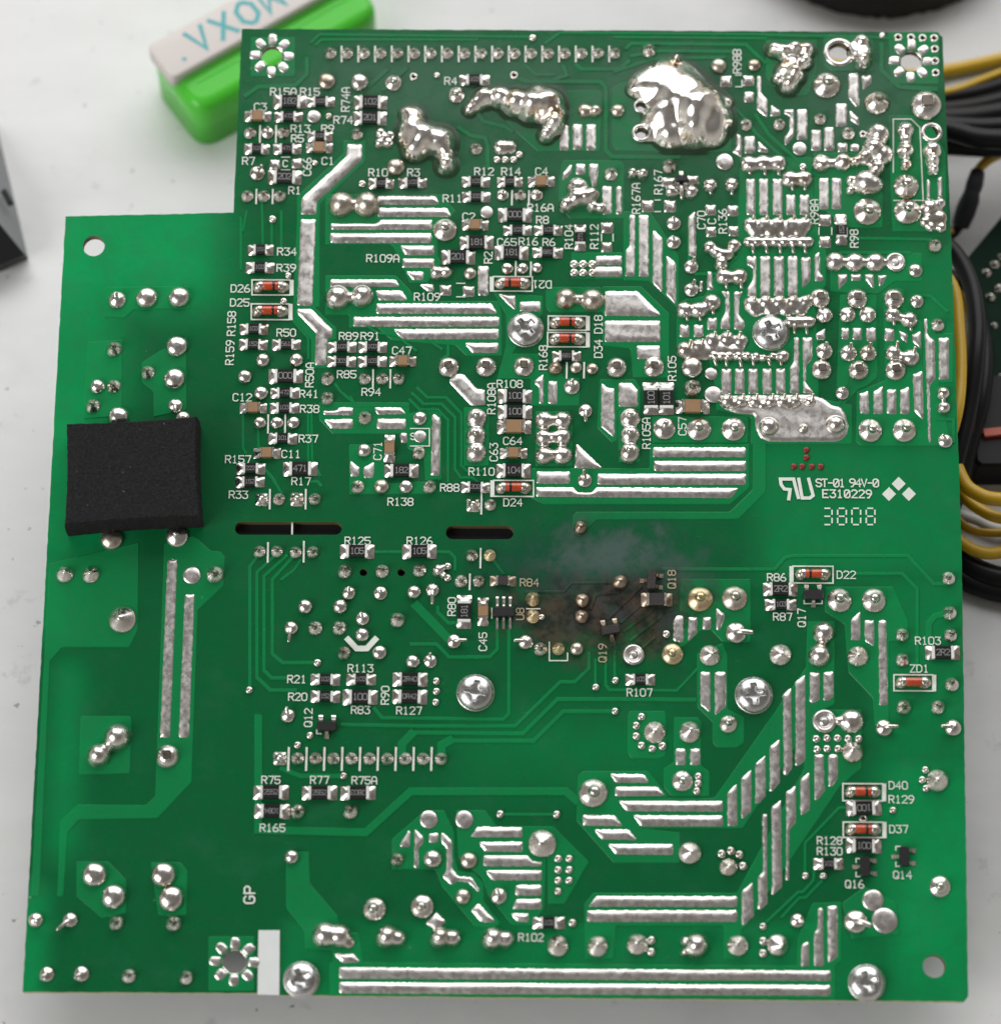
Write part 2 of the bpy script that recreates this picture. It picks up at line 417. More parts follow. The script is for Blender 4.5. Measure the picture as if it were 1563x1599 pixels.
def tube(pts, r, n=12, sub=8):
    """smooth tube through the 3-d points; r number or list"""
    P_ = [Vector(p) for p in pts]; R_ = r if isinstance(r, (list, tuple)) else [r]*len(P_)
    Q, RR = [], []
    for i in range(len(P_)-1):
        p0, p1, p2, p3 = P_[max(i-1, 0)], P_[i], P_[i+1], P_[min(i+2, len(P_)-1)]
        for k in range(sub):
            s = k/sub
            Q.append(.5*((2*p1)+(p2-p0)*s+(2*p0-5*p1+4*p2-p3)*s*s+(3*p1-p0-3*p2+p3)*s**3)); RR.append(R_[i]*(1-s)+R_[i+1]*s)
    Q.append(P_[-1]); RR.append(R_[-1])
    vs, fs = [], []; up = Vector((0, 0, 1))
    for i, q in enumerate(Q):
        d = (Q[min(i+1, len(Q)-1)]-Q[max(i-1, 0)]).normalized()
        x = d.cross(up); x = x.normalized() if x.length > .05 else Vector((1, 0, 0)); y = x.cross(d).normalized()
        for k in range(n):
            a = 2*math.pi*k/n; v = q+(x*math.cos(a)+y*math.sin(a))*RR[i]; vs.append(tuple(v))
    for i in range(len(Q)-1):
        for k in range(n):
            j = (k+1) % n; fs.append((i*n+k, i*n+j, (i+1)*n+j, (i+1)*n+k))
    fs.append(tuple(reversed(range(n)))); fs.append(tuple((len(Q)-1)*n+k for k in range(n)))
    return vs, fs
def cbox(x0, y0, z0, x1, y1, z1, ch=.08):
    """box with chamfered top and upright edges"""
    c = ch; ring = [(x0+c, y0), (x1-c, y0), (x1, y0+c), (x1, y1-c), (x1-c, y1), (x0+c, y1), (x0, y1-c), (x0, y0+c)]
    cx, cy = (x0+x1)/2, (y0+y1)/2
    top = [(x+(-c if x > cx else c)*.7, y+(-c if y > cy else c)*.7) for x, y in ring]
    vs = [(x, y, z0) for x, y in ring]+[(x, y, z1-c) for x, y in ring]+[(x, y, z1) for x, y in top]
    fs = [tuple(reversed(range(8)))]
    for k in (0, 8): fs += [(k+i, k+(i+1) % 8, k+8+(i+1) % 8, k+8+i) for i in range(8)]
    fs.append(tuple(range(16, 24))); return vs, fs
def blob_field(circ, step=1.4, k=3.2, power=.72, noise_amp=0.0, holes=(), seed=0):
    """solder that has run together: height field over circles (u,v,r,h) in pixels / mm"""
    c = [(B(u, v), r*S(u, v), h) for u, v, r, h in circ]
    s = step*.1
    x0 = min(p.x-r for p, r, h in c)-.2; x1 = max(p.x+r for p, r, h in c)+.2
    y0 = min(p.y-r for p, r, h in c)-.2; y1 = max(p.y+r for p, r, h in c)+.2
    X = np.arange(x0, x1+s, s); Y = np.arange(y0, y1+s, s); gx, gy = np.meshgrid(X, Y)
    acc = np.zeros_like(gx)
    for p, r, h in c:
        t_ = 1-((gx-p.x)**2+(gy-p.y)**2)/r**2
        acc += np.exp(np.clip(k*h*np.clip(t_, -3, 1), -40, 40))
    f = np.log(acc+1e-12)/k-math.log(1)/k
    f = f-.0
    if noise_amp:
        rs = np.random.RandomState(seed)
        for q in range(9):
            fx, fy = rs.uniform(-1.5, 1.5, 2); ph = rs.uniform(0, 6.28)
            f = f+noise_amp*np.sin(gx*fx+gy*fy+ph)*np.clip(f, 0, 1)*.22
    mx = max(h for p, r, h in c)
    z = np.where(f > 0, mx*np.power(np.clip(f, 0, None)/mx, power), f*1.5)
    for (u, v, ru, rv) in holes:
        p = B(u, v); d = np.sqrt(((gx-p.x)/(ru*.1))**2+((gy-p.y)/(rv*.1))**2)
        z = np.where(d < 1.0, -.6, np.where(d < 1.7, np.minimum(z, .25+(d-1)*1.4), z))
    z = np.clip(z, -.35, None)
    ny, nx = z.shape; keep = np.zeros((ny, nx), int)-1; vs = []; fs = []
    zz = z > -.34
    for j in range(ny-1):
        for i in range(nx-1):
            if zz[j, i] or zz[j+1, i] or zz[j, i+1] or zz[j+1, i+1]:
                ids = []
                for (jj, ii) in ((j, i), (j, i+1), (j+1, i+1), (j+1, i)):
                    if keep[jj, ii] < 0:
                        keep[jj, ii] = len(vs); vs.append((gx[jj, ii], gy[jj, ii], HB+z[jj, ii]))
                    ids.append(int(keep[jj, ii]))
                fs.append(tuple(ids))
    return vs, fs
# stroke lettering, as on circuit boards: polylines on a 4 x 6 grid
G = {'0': '10 30 41 45 36 16 05 01 10', '1': '15 26 20|10 30', '2': '05 16 36 45 44 00 40', '3': '06 46 23.6 33.6 42.6 41 30 10 01',
     '4': '30 36 02 42', '5': '46 06 03.4 33.4 42.6 41 30 10 01', '6': '36 26 03 01 10 30 41 42 33 .23', '7': '06 46 20',
     '8': '13.1 04 05 16 36 45 44 33.1 13.1 02.2 01 10 30 41 42.2 33.1', '9': '10 20 43 45 36 16 05 04 13 3.93',
     'A': '00 04 16 36 44 40|02.4 42.4', 'R': '00 06 36 45 44 33 03|23 40', 'C': '41 30 10 01 05 16 36 45', 'D': '00 06 2.66 44.6 41.4 2.60 00',
     'Q': '10 30 41 45 36 16 05 01 10|2.41.6 40', 'U': '06 01 10 30 41 46', 'Z': '06 46 00 40', 'G': '45 36 16 05 01 10 30 41 42.8 2.42.8',
     'P': '00 06 36 45 43.8 32.8 02.8', 'S': '45 36 16 05 04 13.2 32.8 42 41 30 10 01', 'T': '06 46|26 20', 'V': '06 20 46', 'E': '40 00 06 46|03 33',
     'B': '00 06 36 45 44 33 03|33 42 41 30 00', '-': '.53 3.53', 'M': '00 06 22 46 40', 'O': '1.50 2.50 41.5 44.5 2.56 1.56 04.5 01.5 1.50',
     'X': '06 40|00 46', 'L': '00 26 40', 'o': '10 30 41 45 36 16 05 01 10|.61 3.45'}
def _pt(s):
    out = []; i = 0
    while i < len(s):
        if s[i] == '.': out.append(float('0.'+s[i+1])); i += 2
        elif i+2 < len(s)+0 and i+1 < len(s) and s[i+1] == '.' and not (len(out) == 0 and False):
            out.append(float(s[i:i+3])); i += 3
        else: out.append(float(s[i])); i += 1
    return out[0], out[1]
GLY = {k: [[_pt(q) for q in s.split()] for s in v.split('|')] for k, v in G.items()}
def text_geo(txt, h, sw, adv=5.3):
    """centred at the origin, mm"""
    vs, fs = [], []; un = h/6; W = (adv*(len(txt)-1)+4)*un; x = -W/2; zi = 0
    for chx in txt:
        for stroke in GLY.get(chx, []):
            zi += 1
            pl = [Vector((x+a*un, (b-3)*un)) for a, b in stroke]
            ribbon_geo(pl, sw, vs, fs, [.0008*k+.0004*(zi % 5) for k in range(len(pl))])
        x += adv*un
    return vs, fs
BOARD_ROT = math.radians(-.45)
def label(txt, u, v, parent, h=11.5, rot=0, sw=1.7, z=.175, mat='silk', adv=5.3, name='printed_label'):
    s = S(u, v); vs, fs = text_geo(txt, h*s, sw*s, adv)
    p = B(u, v, z)
    return obj(name, vs, fs, mat, parent, loc=(p.x, p.y, p.z), rz=math.radians(rot)+BOARD_ROT)
def silk(pts, parent, wid=2.2, mat='silk', z=.175, name='printed_line'):
    P2 = [B(*p).to_2d() for p in pts]; vs, fs = [], []
    ribbon_geo(P2, wid*.1, vs, fs, [HB+z+.001*i for i in range(len(P2))])
    return obj(name, vs, fs, mat, parent)
# ------------------------------------------------------------------ table
vs, fs = [], []
TS = 450; NX = 30
tb = obj('table', [(-TS, -TS, 0), (TS, -TS, 0), (TS, TS, 0), (-TS, TS, 0), (-TS, -TS, -25), (TS, -TS, -25), (TS, TS, -25), (-TS, TS, -25)],
         [(0, 1, 2, 3), (7, 6, 5, 4), (0, 4, 5, 1), (1, 5, 6, 2), (2, 6, 7, 3), (3, 7, 4, 0)], 'table_paint')
tb['kind'] = 'structure'
# ------------------------------------------------------------------ the board
def circ(u, v, r, n=24):
    p = B(u, v); rr = r*S(u, v)
    return [Vector((p.x+rr*math.cos(2*math.pi*i/n), p.y+rr*math.sin(2*math.pi*i/n))) for i in range(n)]
def slot(u0, v0, u1, v1):
    r = (v1-v0)/2; q = []
    for cx, a0 in ((u1-r, -90), (u0+r, 90)):
        for k in range(9):
            a = math.radians(a0+k*22.5); q.append(B(cx+r*math.cos(a), (v0+v1)/2-r*math.sin(a)).to_2d())
    return q
OUT = [(103, 338), (365, 332), (378, 45), (1462, 50), (1471, 58), (1483, 330), (1501, 860), (1511, 1556), (1505, 1564), (437, 1554), (434, 1551), (36, 1549)]
def jag(pts, amt):
    out = []; n = len(pts)
    for i in range(n):
        a, b_ = Vector(pts[i]), Vector(pts[(i+1) % n]); ln = (b_-a).length; m = max(1, int(ln/9))
        nrm = Vector((-(b_-a).y, (b_-a).x)).normalized()
        for k in range(m):
            q = a+(b_-a)*(k/m); out.append(q+nrm*random.uniform(-amt, amt)*(0 if k == 0 else 1))
    return out
outer = [B(p.x, p.y).to_2d() for p in jag(OUT, .45)]
ring_vias = [(646, 120, 3), (802.7, 117.6, 3), (1402, 58.7, 3.2), (1422, 59, 3.2), (1440, 59.7, 3.2), (1458, 60, 3.2), (1459, 77, 3.2), (1459.5, 95.5, 3.2),
             (1460.5, 114, 3.2), (1347, 209.6, 2.4), (1347.3, 1278, 3.2)]
holes = [circ(425, 87, 17), circ(1422, 95.5, 17), circ(366.7, 1502, 20), circ(147, 384, 16.5), circ(1458, 1509, 18), circ(1309.6, 82, 15.5), circ(1454, 207, 10),
         circ(567.7, 893.8, 6, 12), circ(626.7, 893.8, 6, 12), slot(367, 815, 534, 835), slot(696, 821, 802, 842),
         circ(1000, 167, 7, 14), circ(1001, 209, 9, 14)]
holes += [circ(u, v, r, 10) for u, v, r in ring_vias]
HOLES += holes
loops = [outer]+holes
flat = [p for l in loops for p in l]
tris = tessellate_polygon([[Vector((p.x, p.y, 0)) for p in l] for l in loops])
nv = len(flat)
vs = [(p.x, p.y, HB) for p in flat]+[(p.x, p.y, HB-TH) for p in flat]
fs = []; mi = []
for a, b_, c in tris:
    ar = (flat[b_]-flat[a]).cross(flat[c]-flat[a])
    if ar < 0: a, b_ = b_, a
    fs.append((a, b_, c)); mi.append(0); fs.append((nv+c, nv+b_, nv+a)); mi.append(0)
k0 = 0
for li, l in enumerate(loops):
    n = len(l); ccw = area2(l) > 0
    for i in range(n):
        a, b_ = k0+i, k0+(i+1) % n
        q = (a, nv+a, nv+b_, b_) if (ccw == (li == 0)) else (b_, nv+b_, nv+a, a)
        fs.append(q); mi.append(1 if li == 0 else 2)
    k0 += n
me = mesh('substrate', vs, fs)
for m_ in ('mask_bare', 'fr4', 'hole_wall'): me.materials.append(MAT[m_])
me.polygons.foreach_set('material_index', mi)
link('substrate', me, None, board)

def nums(s): return [tuple(float(x) for x in q.split()) for q in s.replace('\n', ' ').split(';') if q.strip()]
def polys(s):
    out = []
    for q in s.strip().split('\n'):
        v = [float(x) for x in q.replace(',', ' ').split()]
        if len(v) >= 6: out.append(list(zip(v[0::2], v[1::2])))
    return out
# copper areas under the mask
COPPER = polys('''
508 303 690 303 712 330 700 345 684 345 684 400 690 412 668 442 640 442 622 400 612 382 508 382
508 430 618 430 640 452 650 470 780 470 784 492 784 556 728 556 712 540 612 532 590 512 545 512 545 492 508 492
536 219 571 219 571 253 500 319 500 480 492 480 526 512 526 530 516 532 516 575 486 575 486 530 458 500 458 478 464 340 464 306 536 240
873 141 936 141 941 149 937 237 840 237 803 204 790 190 800 140
955 140 966 130 990 126 1142 150 1142 236 1090 240 962 236 955 226
878 250 968 250 975 258 975 342 890 342 872 322 872 280
973 330 1015 330 1028 350 1060 400 1060 482 1040 464 1015 440 973 438
892 394 973 394 973 436 892 436
940 447 1001 447 1045 490 1045 590 988 590 984 545 940 540
936 592 962 592 968 592 992 592 1000 606 1000 640 964 640 964 688 956 692 932 668
828 580 876 580 880 590 905 590 905 634 828 634
770 456 848 462 848 490 800 552 843 552 843 592 776 592 790 540 790 492
856 448 938 448 942 456 942 488 858 488 852 480 852 455
1155 245 1268 245 1272 345 1290 390 1290 445 1272 470 1278 545 1278 622 1330 632 1330 694 1172 694 1172 652 1118 640 1118 612 1106 560 1056 556 1056 476 1072 466 1100 462 1120 420 1150 400
1296 395 1412 395 1440 395 1440 440 1396 440 1370 460 1296 456
1311 460 1368 460 1370 590 1352 604 1340 608 1311 640 1306 600
1378 458 1400 449 1412 453 1412 480 1440 505 1440 600 1382 598
1337 612 1355 604 1440 572 1444 500 1452 500 1466 528 1466 600 1484 690 1484 697 1345 697 1336 690
1462 520 1488 520 1488 598 1464 598
829 731 1014 731 1014 693 1170 693 1170 762 1140 788 850 788 829 778
894 806 900 799 1139 799 1175 764 1175 690 1196 690 1196 768 1153 811 932 812 906 838 894 832
498 628 640 628 640 678 520 678 498 655
545 694 600 694 602 755 648 752 676 752 676 772 546 772
636 646 664 640 690 642 690 750 664 750 662 712 636 700
724 636 764 636 764 728 724 728
836 642 888 642 894 655 894 728 836 728
964 640 1000 640 1000 722 966 722
1018 650 1168 650 1168 692 1018 692
1270 238 1340 238 1378 300 1378 356 1322 356 1290 330 1270 330
1385 180 1446 180 1476 240 1478 362 1393 362
1285 54 1364 56 1364 112 1300 112 1285 100
1195 62 1276 62 1276 110 1262 150 1222 150 1195 120
392 58 462 58 462 120 392 120
1386 50 1466 50 1466 132 1390 132
1063 904 1172 904 1172 1003 1128 1003 1110 984 1094 986 1066 1012 1060 1010 1060 960
1287 916 1394 916 1418 970 1418 1002 1388 1002 1388 1140 1366 1140 1362 1090 1324 1050 1318 975 1287 955
1260 970 1303 970 1303 1100 1278 1112 1160 1294 990 1294 965 1246 1115 1246 1240 1068 1258 1042
902 1212 910 1204 1012 1204 1046 1246 965 1246 975 1266 1000 1293 1062 1300 1062 1348 958 1348 900 1282
1255 1108 1345 1108 1345 1200 1312 1228 1162 1450 1158 1452 1158 1498 1130 1498 1130 1446 962 1446 958 1498 914 1498 912 1412 926 1394 1150 1394 1255 1200
983 1110 1038 1110 1040 1118 1040 1180 1030 1185 986 1185 980 1176 980 1118
1052 1120 1090 1120 1095 1128 1095 1196 1108 1205 1108 1244 1048 1244 1036 1230 1036 1200 1052 1190
1088 1020 1128 1004 1136 1024 1136 1108 1162 1120 1162 1160 1150 1168 1120 1168 1112 1160 1112 1128 1088 1104
452 1330 483 1330 485 1380 528 1430 530 1456 560 1456 570 1510 520 1510 520 1484 477 1482 475 1453 447 1418 447 1340
612 1310 664 1265 694 1265 710 1300 710 1340 716 1360 740 1362 756 1380 756 1408 782 1442 776 1448 742 1448 690 1384 680 1358 612 1358
712 1265 758 1265 776 1290 864 1290 920 1346 882 1412 856 1412 854 1336 850 1420 830 1446 800 1446 762 1398 752 1370 716 1340
515 1502 1304 1508 1304 1560 515 1555
1245 1466 1268 1410 1314 1408 1314 1500 1300 1512 1244 1512
1314 1410 1350 1384 1400 1410 1404 1460 1330 1466
78 880 218 846 216 985 203 1011 98 1011 79 1033 63 1400 49 1400
257 848 303 836 330 860 345 861 352 870 350 915 310 953 300 1222 247 1278 125 1280 107 1300 100 1400 90 1400 95 1282 122 1256 228 1257 243 1243
128 1118 203 1118 206 1122 204 1208 124 1210 126 1122
166 448 297 447 298 482 210 484 196 497 162 496
138 534 192 530 192 650 130 655
222 566 250 548 292 526 292 640 240 652 240 612 222 596
120 1345 170 1345 198 1374 198 1426 160 1434 120 1400
236 1346 282 1346 294 1360 292 1430 248 1430
326 1462 398 1462 398 1548 326 1548
''')
for i, p in enumerate(COPPER):
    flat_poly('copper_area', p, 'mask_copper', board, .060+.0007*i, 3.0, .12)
# copper tracks:  width: points
TRACKS = '''
5: 377 340 377 420; 5: 410 316 411 385; 5: 425 345 425 382; 5: 440 330 440 388; 5: 386 330 380 360
5: 380 648 380 700 384 708; 5: 482 640 482 725; 5: 487 640 488 720 500 742; 5: 404 670 404 700
5: 412 730 425 745 440 770; 5: 484 752 496 752 502 758
6: 432 866 402 894 402 1058 423 1078 462 1078; 6: 460 868 426 905 426 1021 442 1035 491 1035; 6: 448 868 413 900 413 1047 425 1059 446 1059
6: 405 866 391 885 391 1075; 5: 440 905 460 890 470 875
6: 585 1106 597 1121 786 1123.6 795 1115 795 985; 6: 534 1131.5 660 1134 805 1134 875 1065 898 1065 920 1044 920 1020
7: 640 1144 817 1146 871 1092 979 1092 1085 1093; 7: 697 1157 834 1157 880 1111 953 1111; 14: 690 1180 690 1164 704 1156
14: 628 1178 628 1162 644 1146; 5: 946 1030 946 1070 952 1077.5 1057 1078.6 1088 1046; 5: 930 1030 930 1070; 5: 960 1003 960 1060
6: 642 1006 682 1006 702 1026 765 1026 777 1014 777 985; 6: 684 948 684 956 701 973 715 973; 14: 650 945 700 997
5: 586 862 628 862; 5: 683 862 702 862 711 871 711 890
5: 652 606 668 621 697 621 721 646 721 727 729 735 752 735; 5: 644 614 662 631 690 631 711 652 711 733 720 746 738 746 748 756
5: 640 624 656 640 684 640 700 656 700 752; 5: 548 620 556 634 636 634; 5: 524 600 532 612 550 626
6: 1035 889 1210 889 1226 871 1240 868 1418 868 1458 912 1476 912; 6: 1337 896 1409 896 1432 920 1432 1044; 10: 1482 958 1460 962 1450 974 1450 1012
5: 1321 1261 1310 1262 1257 1317 1257 1366; 5: 1197 1440 1247 1393 1254 1393 1270 1375 1272 1353; 5: 1221 1432 1248 1402 1258 1402 1283 1376
5: 781 1272 869 1272; 13: 404 1120 404 1296 572 1300 642 1236 884 1236 900 1250; 8: 440 1200 470 1212 535 1212
6: 487 66 500 54 826 58; 6: 494 70 503 62 745 62; 6: 852 68 875 51 1186 54 1390 60; 6: 960 58 1195 60; 7: 978 76 986 68 1165 70 1194 98
7: 985 88 1030 80 1140 81; 7: 960 112 990 102 1020 92 1130 90; 6: 820 102 838 117 866 117; 8: 900 101 908 108 968 108 982 96
8: 812 124 824 128 938 128 946 137 946 235 956 245 1060 246; 8: 716 200 735 212 758 216 762 230 762 262; 8: 800 205 790 198 756 190 742 170
8: 480 92 480 116 462 134 404 136 384 150; 8: 604 110 560 150 548 160; 8: 634 108 600 140; 8: 880 104 885 118 866 124
7: 1180 180 1200 210 1268 272 1290 276; 6: 1150 172 1172 196 1180 208 1240 262; 9: 1376 70 1376 110 1404 136 1460 140
6: 1330 372 1452 374; 6: 1430 462 1452 462 1478 486; 6: 1462 655 1488 655 1488 690; 7: 1312 395 1420 395
5: 822 924 880 924 893 910 960 910; 5: 755 872 772 876 786 896; 6: 965 925 930 928 922 950; 5: 940 964 950 966 1000 918; 5: 970 972 1006 940; 5: 975 986 1018 955; 5: 985 1000 1030 965
5: 993 1020 1022 996; 6: 1060 985 1082 962; 6: 700 540 700 555 690 562; 6: 1076 342 1076 420; 6: 1085 428 1120 428 1150 402
5: 458 500 470 515 482 528 482 560; 5: 590 470 660 525 690 545; 5: 560 500 590 520 620 524 650 548
'''
ti = 0
for line in TRACKS.strip().split('\n'):
    for q in line.split(';'):
        if ':' not in q: continue
        wd, pp = q.split(':'); v = [float(x) for x in pp.split()]
        trace(list(zip(v[0::2], v[1::2])), float(wd), board, .100+.0006*ti); ti += 1
# tinned bars: polygons, then plain rectangles
BARS = polys('''
542.6 225.5 565.4 225.5 565.4 250 495 315.6 494 335 470.6 335 471.6 309.5 541 245
470 342.7 493.6 342.7 487.8 477.4 464.5 477.4
465 482.5 486.4 482.5 520 515 518 527 511.5 528 510 570 492 570 493.6 520 464 489
590 306 680 306 687 319.5 590 319.5
590 325 698 325 705 338.5 590 338.5
517 349 588 349 594 343.5 675 343.5 674.5 358.7 517 358.7
624.6 383.6 678.5 383.6 678 398.6 633 398.6
634 424 661.5 424 661 437.5 645 437.5
655 444 677 444 677 455 668 455
516 436.5 617.5 436.5 624.6 447.7 516 448.7
586.7 454 627.7 454 637 469 592 469
587.8 474 768 474 777 490 588 490
615 514 779 514 778.5 529.6 626.7 529.6
725 535.8 779 535.8 777.6 551 737 551
878 271.6 890 257 893 258 892 270.6 878.7 283
919.6 256 934 256 934 268 931 292 925 292 919.6 270
1182 119 1187 119 1187.7 145.7 1197.5 155 1197.5 183.6 1182 171
1203.6 164 1218 173 1218 180.5 1203 181.5
1224 171 1238.5 171 1239 212 1226 227.6 1224.7 214 1233 204 1233 181 1224 177
1149.4 209 1157.6 212 1157.6 246 1143 237 1149 230
1183.6 220.4 1198.5 232.7 1198.5 238 1183.6 237
1324.6 115 1339.7 115 1340.5 167 1337 167 1325 153
1345 118 1360 118 1360 130 1347 140
1326 172 1341 185.6 1341 196 1327 187
777.6 459 805 461 805.4 484.6 796 478
710.6 584 724 585 744.4 607.4 756.7 608.5 757.7 632 736 633 701.4 596
848.8 584 849 631 841.7 631 841.7 604.4 834.5 600 834.5 594
983 335.7 991.8 335.7 991 432 976.4 432 977 391.4 983 384
1018.8 360.7 1022 360.7 1034 372 1034 457 1018.8 441.6
1040 400.6 1043.4 400.6 1055 411 1055 475.4 1040 460
1074 339 1085 330 1086.4 400.6 1074 400.6
1104 424 1111 424 1112 446 1116 453 1104 453
1250 401.6 1265 401.6 1265 438 1252 451
1271 397.6 1279.4 393.5 1279.8 426 1286 432.4 1285.5 438.5 1271.6 439.5
1166 400 1180.6 400 1180.6 463 1167 463 1167 450 1175 438 1175 418 1166 414
1125 455 1138.6 455 1139.6 514 1125 514 1125 500 1132 488 1132 463
1145.8 455 1160 455 1154 465 1154 492 1162 502 1161 515 1145.8 515
1239 526.6 1247 526.6 1247 614.6 1233 614.6 1233 573.7 1239 565.5
1252.4 526.6 1268 526.6 1267.5 561 1258 571.6 1258 598 1269 610.5 1269 614.6 1253.8 614.6
994 540 1030.7 540 1030 567 1014 570 1013 561 995 561
944 455 995 455 1031 491 1030 494 944 493.4
939 598 950 606 959.5 607 959 684 938 666
965.6 598 985 598 996 609.5 996 635 965.6 635
1307.6 428 1322.8 428 1322.4 438.5 1309 453
1349.4 428 1364 428 1364 453 1351 437
1370 429 1385 430 1376 447 1371.5 447
1273 522 1287.6 513 1287.6 530 1275 531
1402 516 1416.6 521 1416.6 537 1407 530
1422.7 522.5 1437 517 1437.5 545 1425 535
1341 615 1355.5 610 1356.8 646.7 1342.4 646
1363 612 1377.7 603 1378 646.7 1363.3 646.7
1404.7 609 1419 603.7 1420 646.7 1405 646.7
1424.3 584 1440 579 1441.5 657 1427 643
1442.8 498 1447 498 1448 522.5 1459 531.7 1460 592 1451 601 1453 691 1449 691 1445.5 592
505 642 527 641 529.4 636 552 636.5 551 649 505.4 648
505 655 551 654 551 669.6 517 669.6
584.7 636 625.6 636 635 647 588.8 647.5
547 719 562 730 561 744 547 744
584.7 721 583.7 746.4 568 746.4 568 730
675 648 679 646.7 688 653.6 686.7 743 672.8 743
900 693 940 731 897.6 731
837 760.7 895 761 902 769 924 769 931 761 1153 762 1141 778 837 776
1052 970 1056 962 1067 962 1067 1004 1052 1000
1074 963.5 1088.4 963.5 1088.4 988 1074 1003
1118 948.6 1132.5 960 1124 984 1118 984
1093 1049 1109 1049 1109 1114 1093 1101
1115 1049 1133.5 1049 1133 1104 1116 1118
1135.4 1237.7 1150.4 1223 1151 1290 1135.4 1290
1157 1216 1173 1201 1173 1267 1160 1279 1157 1278
1179 1193 1195 1179 1195 1242 1183 1256 1179 1255
1201 1166 1217 1154 1217 1222 1205 1236 1201.5 1235
1222 1085 1235 1074 1236.5 1200 1228 1211 1223 1208
1241.5 1065 1257 1053 1257 1187 1245 1196 1242 1195
1263.6 1050 1279.4 1050 1279.4 1093 1270 1098 1263.6 1097
1285 1050 1301 1048 1301 1088 1294 1094 1285 1094
1157.7 1392 1174.7 1377.5 1176.7 1428.5 1161.4 1445.6 1157.7 1444
1190.5 1271.7 1197 1271.7 1197.8 1411.5 1187 1420 1183 1419 1183 1370 1191 1360.5
1204.4 1260.8 1219 1250 1220.4 1384.8 1207 1396.5 1205 1396
1227 1237.7 1242.3 1226.7 1242.3 1285 1232.6 1295 1230.7 1374 1227 1374
1249 1217 1263.5 1205 1264 1264.4 1252.5 1273 1249 1272.5
1271 1178 1285.5 1178 1287 1236 1275 1250 1271 1249
1292.5 1178 1307.6 1178 1307.6 1216 1297 1230 1293 1229
1328 967 1343 955 1343 1000.4 1328 1000
1349 968.5 1364.4 968.5 1364.4 1011 1349.4 1001
1370.5 968.5 1383 968.5 1386 1101.5 1372.5 1101.5
1277 1417.6 1284.5 1417.6 1285.8 1508.8 1270 1508.8 1270.4 1456.5 1276 1451
1291.4 1415 1307 1414 1307.6 1494 1294 1504 1292 1503
1250.5 1476 1258 1471 1263 1472 1262.7 1509 1250 1509
530 1510.6 1296.7 1516 1296.7 1532 530 1528.5
530 1533.6 1296.7 1538.4 1296.7 1555 530 1551.5
952 1208.5 1005.8 1209 1014 1222.4 960.8 1222.4
960.3 1228.7 1026.4 1228.7 1039 1242.5 960.3 1244
966 1250.6 1128.5 1251 1128 1267.6 977.8 1267
987.5 1273 1128.5 1273.4 1128.5 1290.4 999.7 1290.4
909 1272.5 959.6 1273 973 1290.4 910 1289.5
926.7 1295.3 981.4 1295.3 995.3 1311.8 939 1311
948.6 1318 1050.7 1318 1050.7 1335 960.8 1334.5
918 1416 930.4 1399.4 1151 1399.9 1151 1416.4
624.6 1318 638 1296 641 1299 640.5 1323 625.6 1323
647.5 1293.6 661.4 1306.5 661.8 1315.8 653.6 1324 653.6 1355.7 646.7 1355.7 647 1324
689 1300 694 1301.4 706.5 1313.7 706.5 1356.7 716.7 1369 736 1369 750.5 1391.5 747.4 1393.6 733 1379 711.6 1376 705.4 1383.3 690 1369 697 1361 697 1324 689 1315.8
681 1425.3 696 1439.6 680 1451 665 1441.7
747.4 1410 775 1439.6 751.5 1440.6 735 1422
520 1489 552 1489 563.4 1503 534 1504
734 1307.6 745.4 1291 816 1292 815.4 1307.6
747 1314.7 816 1314 816 1330.5 756.6 1330
755 1336 824 1336 832.4 1345 846.7 1346.5 846.7 1353 755 1353
757.7 1359 846.3 1359 845.7 1375 768 1374.7
805.8 1403.8 845.7 1403.8 845.3 1420 799.6 1420
796.6 1426 825.8 1426 825.8 1440 806.8 1439.6
262 873.4 277.6 873.4 266 1152 250.3 1152
289 928 304.5 928 295.8 1152 279.5 1152
''')
RECTS = nums('''516 364 674 379.5; 629 404 678 418; 552 495 779.6 510; 747 416 762.4 461; 811.6 471 844 486.6; 856 595 870 631; 874 194 888 235; 894.5 194 909 234;
915.5 194 930 235; 899 256 914 272.6; 940.5 291 955 335; 962 291 971 335; 1162 143.6 1176 159; 1244.6 171 1259.4 218; 1162.7 213 1178 239; 1305 162 1321 197;
1266.6 203 1281 235; 1286.7 199 1301 235; 1307.6 223.5 1322 237; 1328 225 1340 236; 1165 279 1179 336; 1185 279 1199 336; 1206 279 1221 336; 1227 304 1241.5 336;
1248 304 1263 336; 1278.5 278 1293.6 327; 1298 278 1313 327; 997.3 336 1012.7 432.4; 930 399.6 971 414; 927 417 971 432; 1092 438.5 1097 455; 1186.7 400 1202 463;
1208 400 1223.6 463; 1229.7 400 1245 463; 1061 507 1076 526.6; 1082.7 507 1097.7 526.6; 1104 496 1119 515; 1126 575.7 1141.7 615.6; 1147 575.7 1162 615.6;
1168 575.7 1183 615.6; 1190 575.7 1204.5 615.6; 1211 575.7 1226 615.6; 944 501 1030.7 534; 1328 428 1344 438.5; 1313 512 1325 530; 1330.6 512 1345 531; 1352 512 1367 532.7;
1380.7 513 1395.5 532.7; 1384 608 1399 646.7; 1465 527.6 1481 593; 589 654 634 670; 625.6 676 636 691; 838 736 890 755.6; 933 740 1164.5 757; 1019 698.7 1164 714;
1021 720 1164.6 735.7; 1096.6 963.5 1110 983.4; 1054.5 1169 1070.5 1195; 1077 1169 1093 1195; 916.5 1421.7 1151 1439.5; 670 1301 685 1316; 804.8 1382 845.7 1398.7''')
for x0, y0, x1, y1 in RECTS: BARS.append([(x0, y0), (x1, y0), (x1, y1), (x0, y1)])
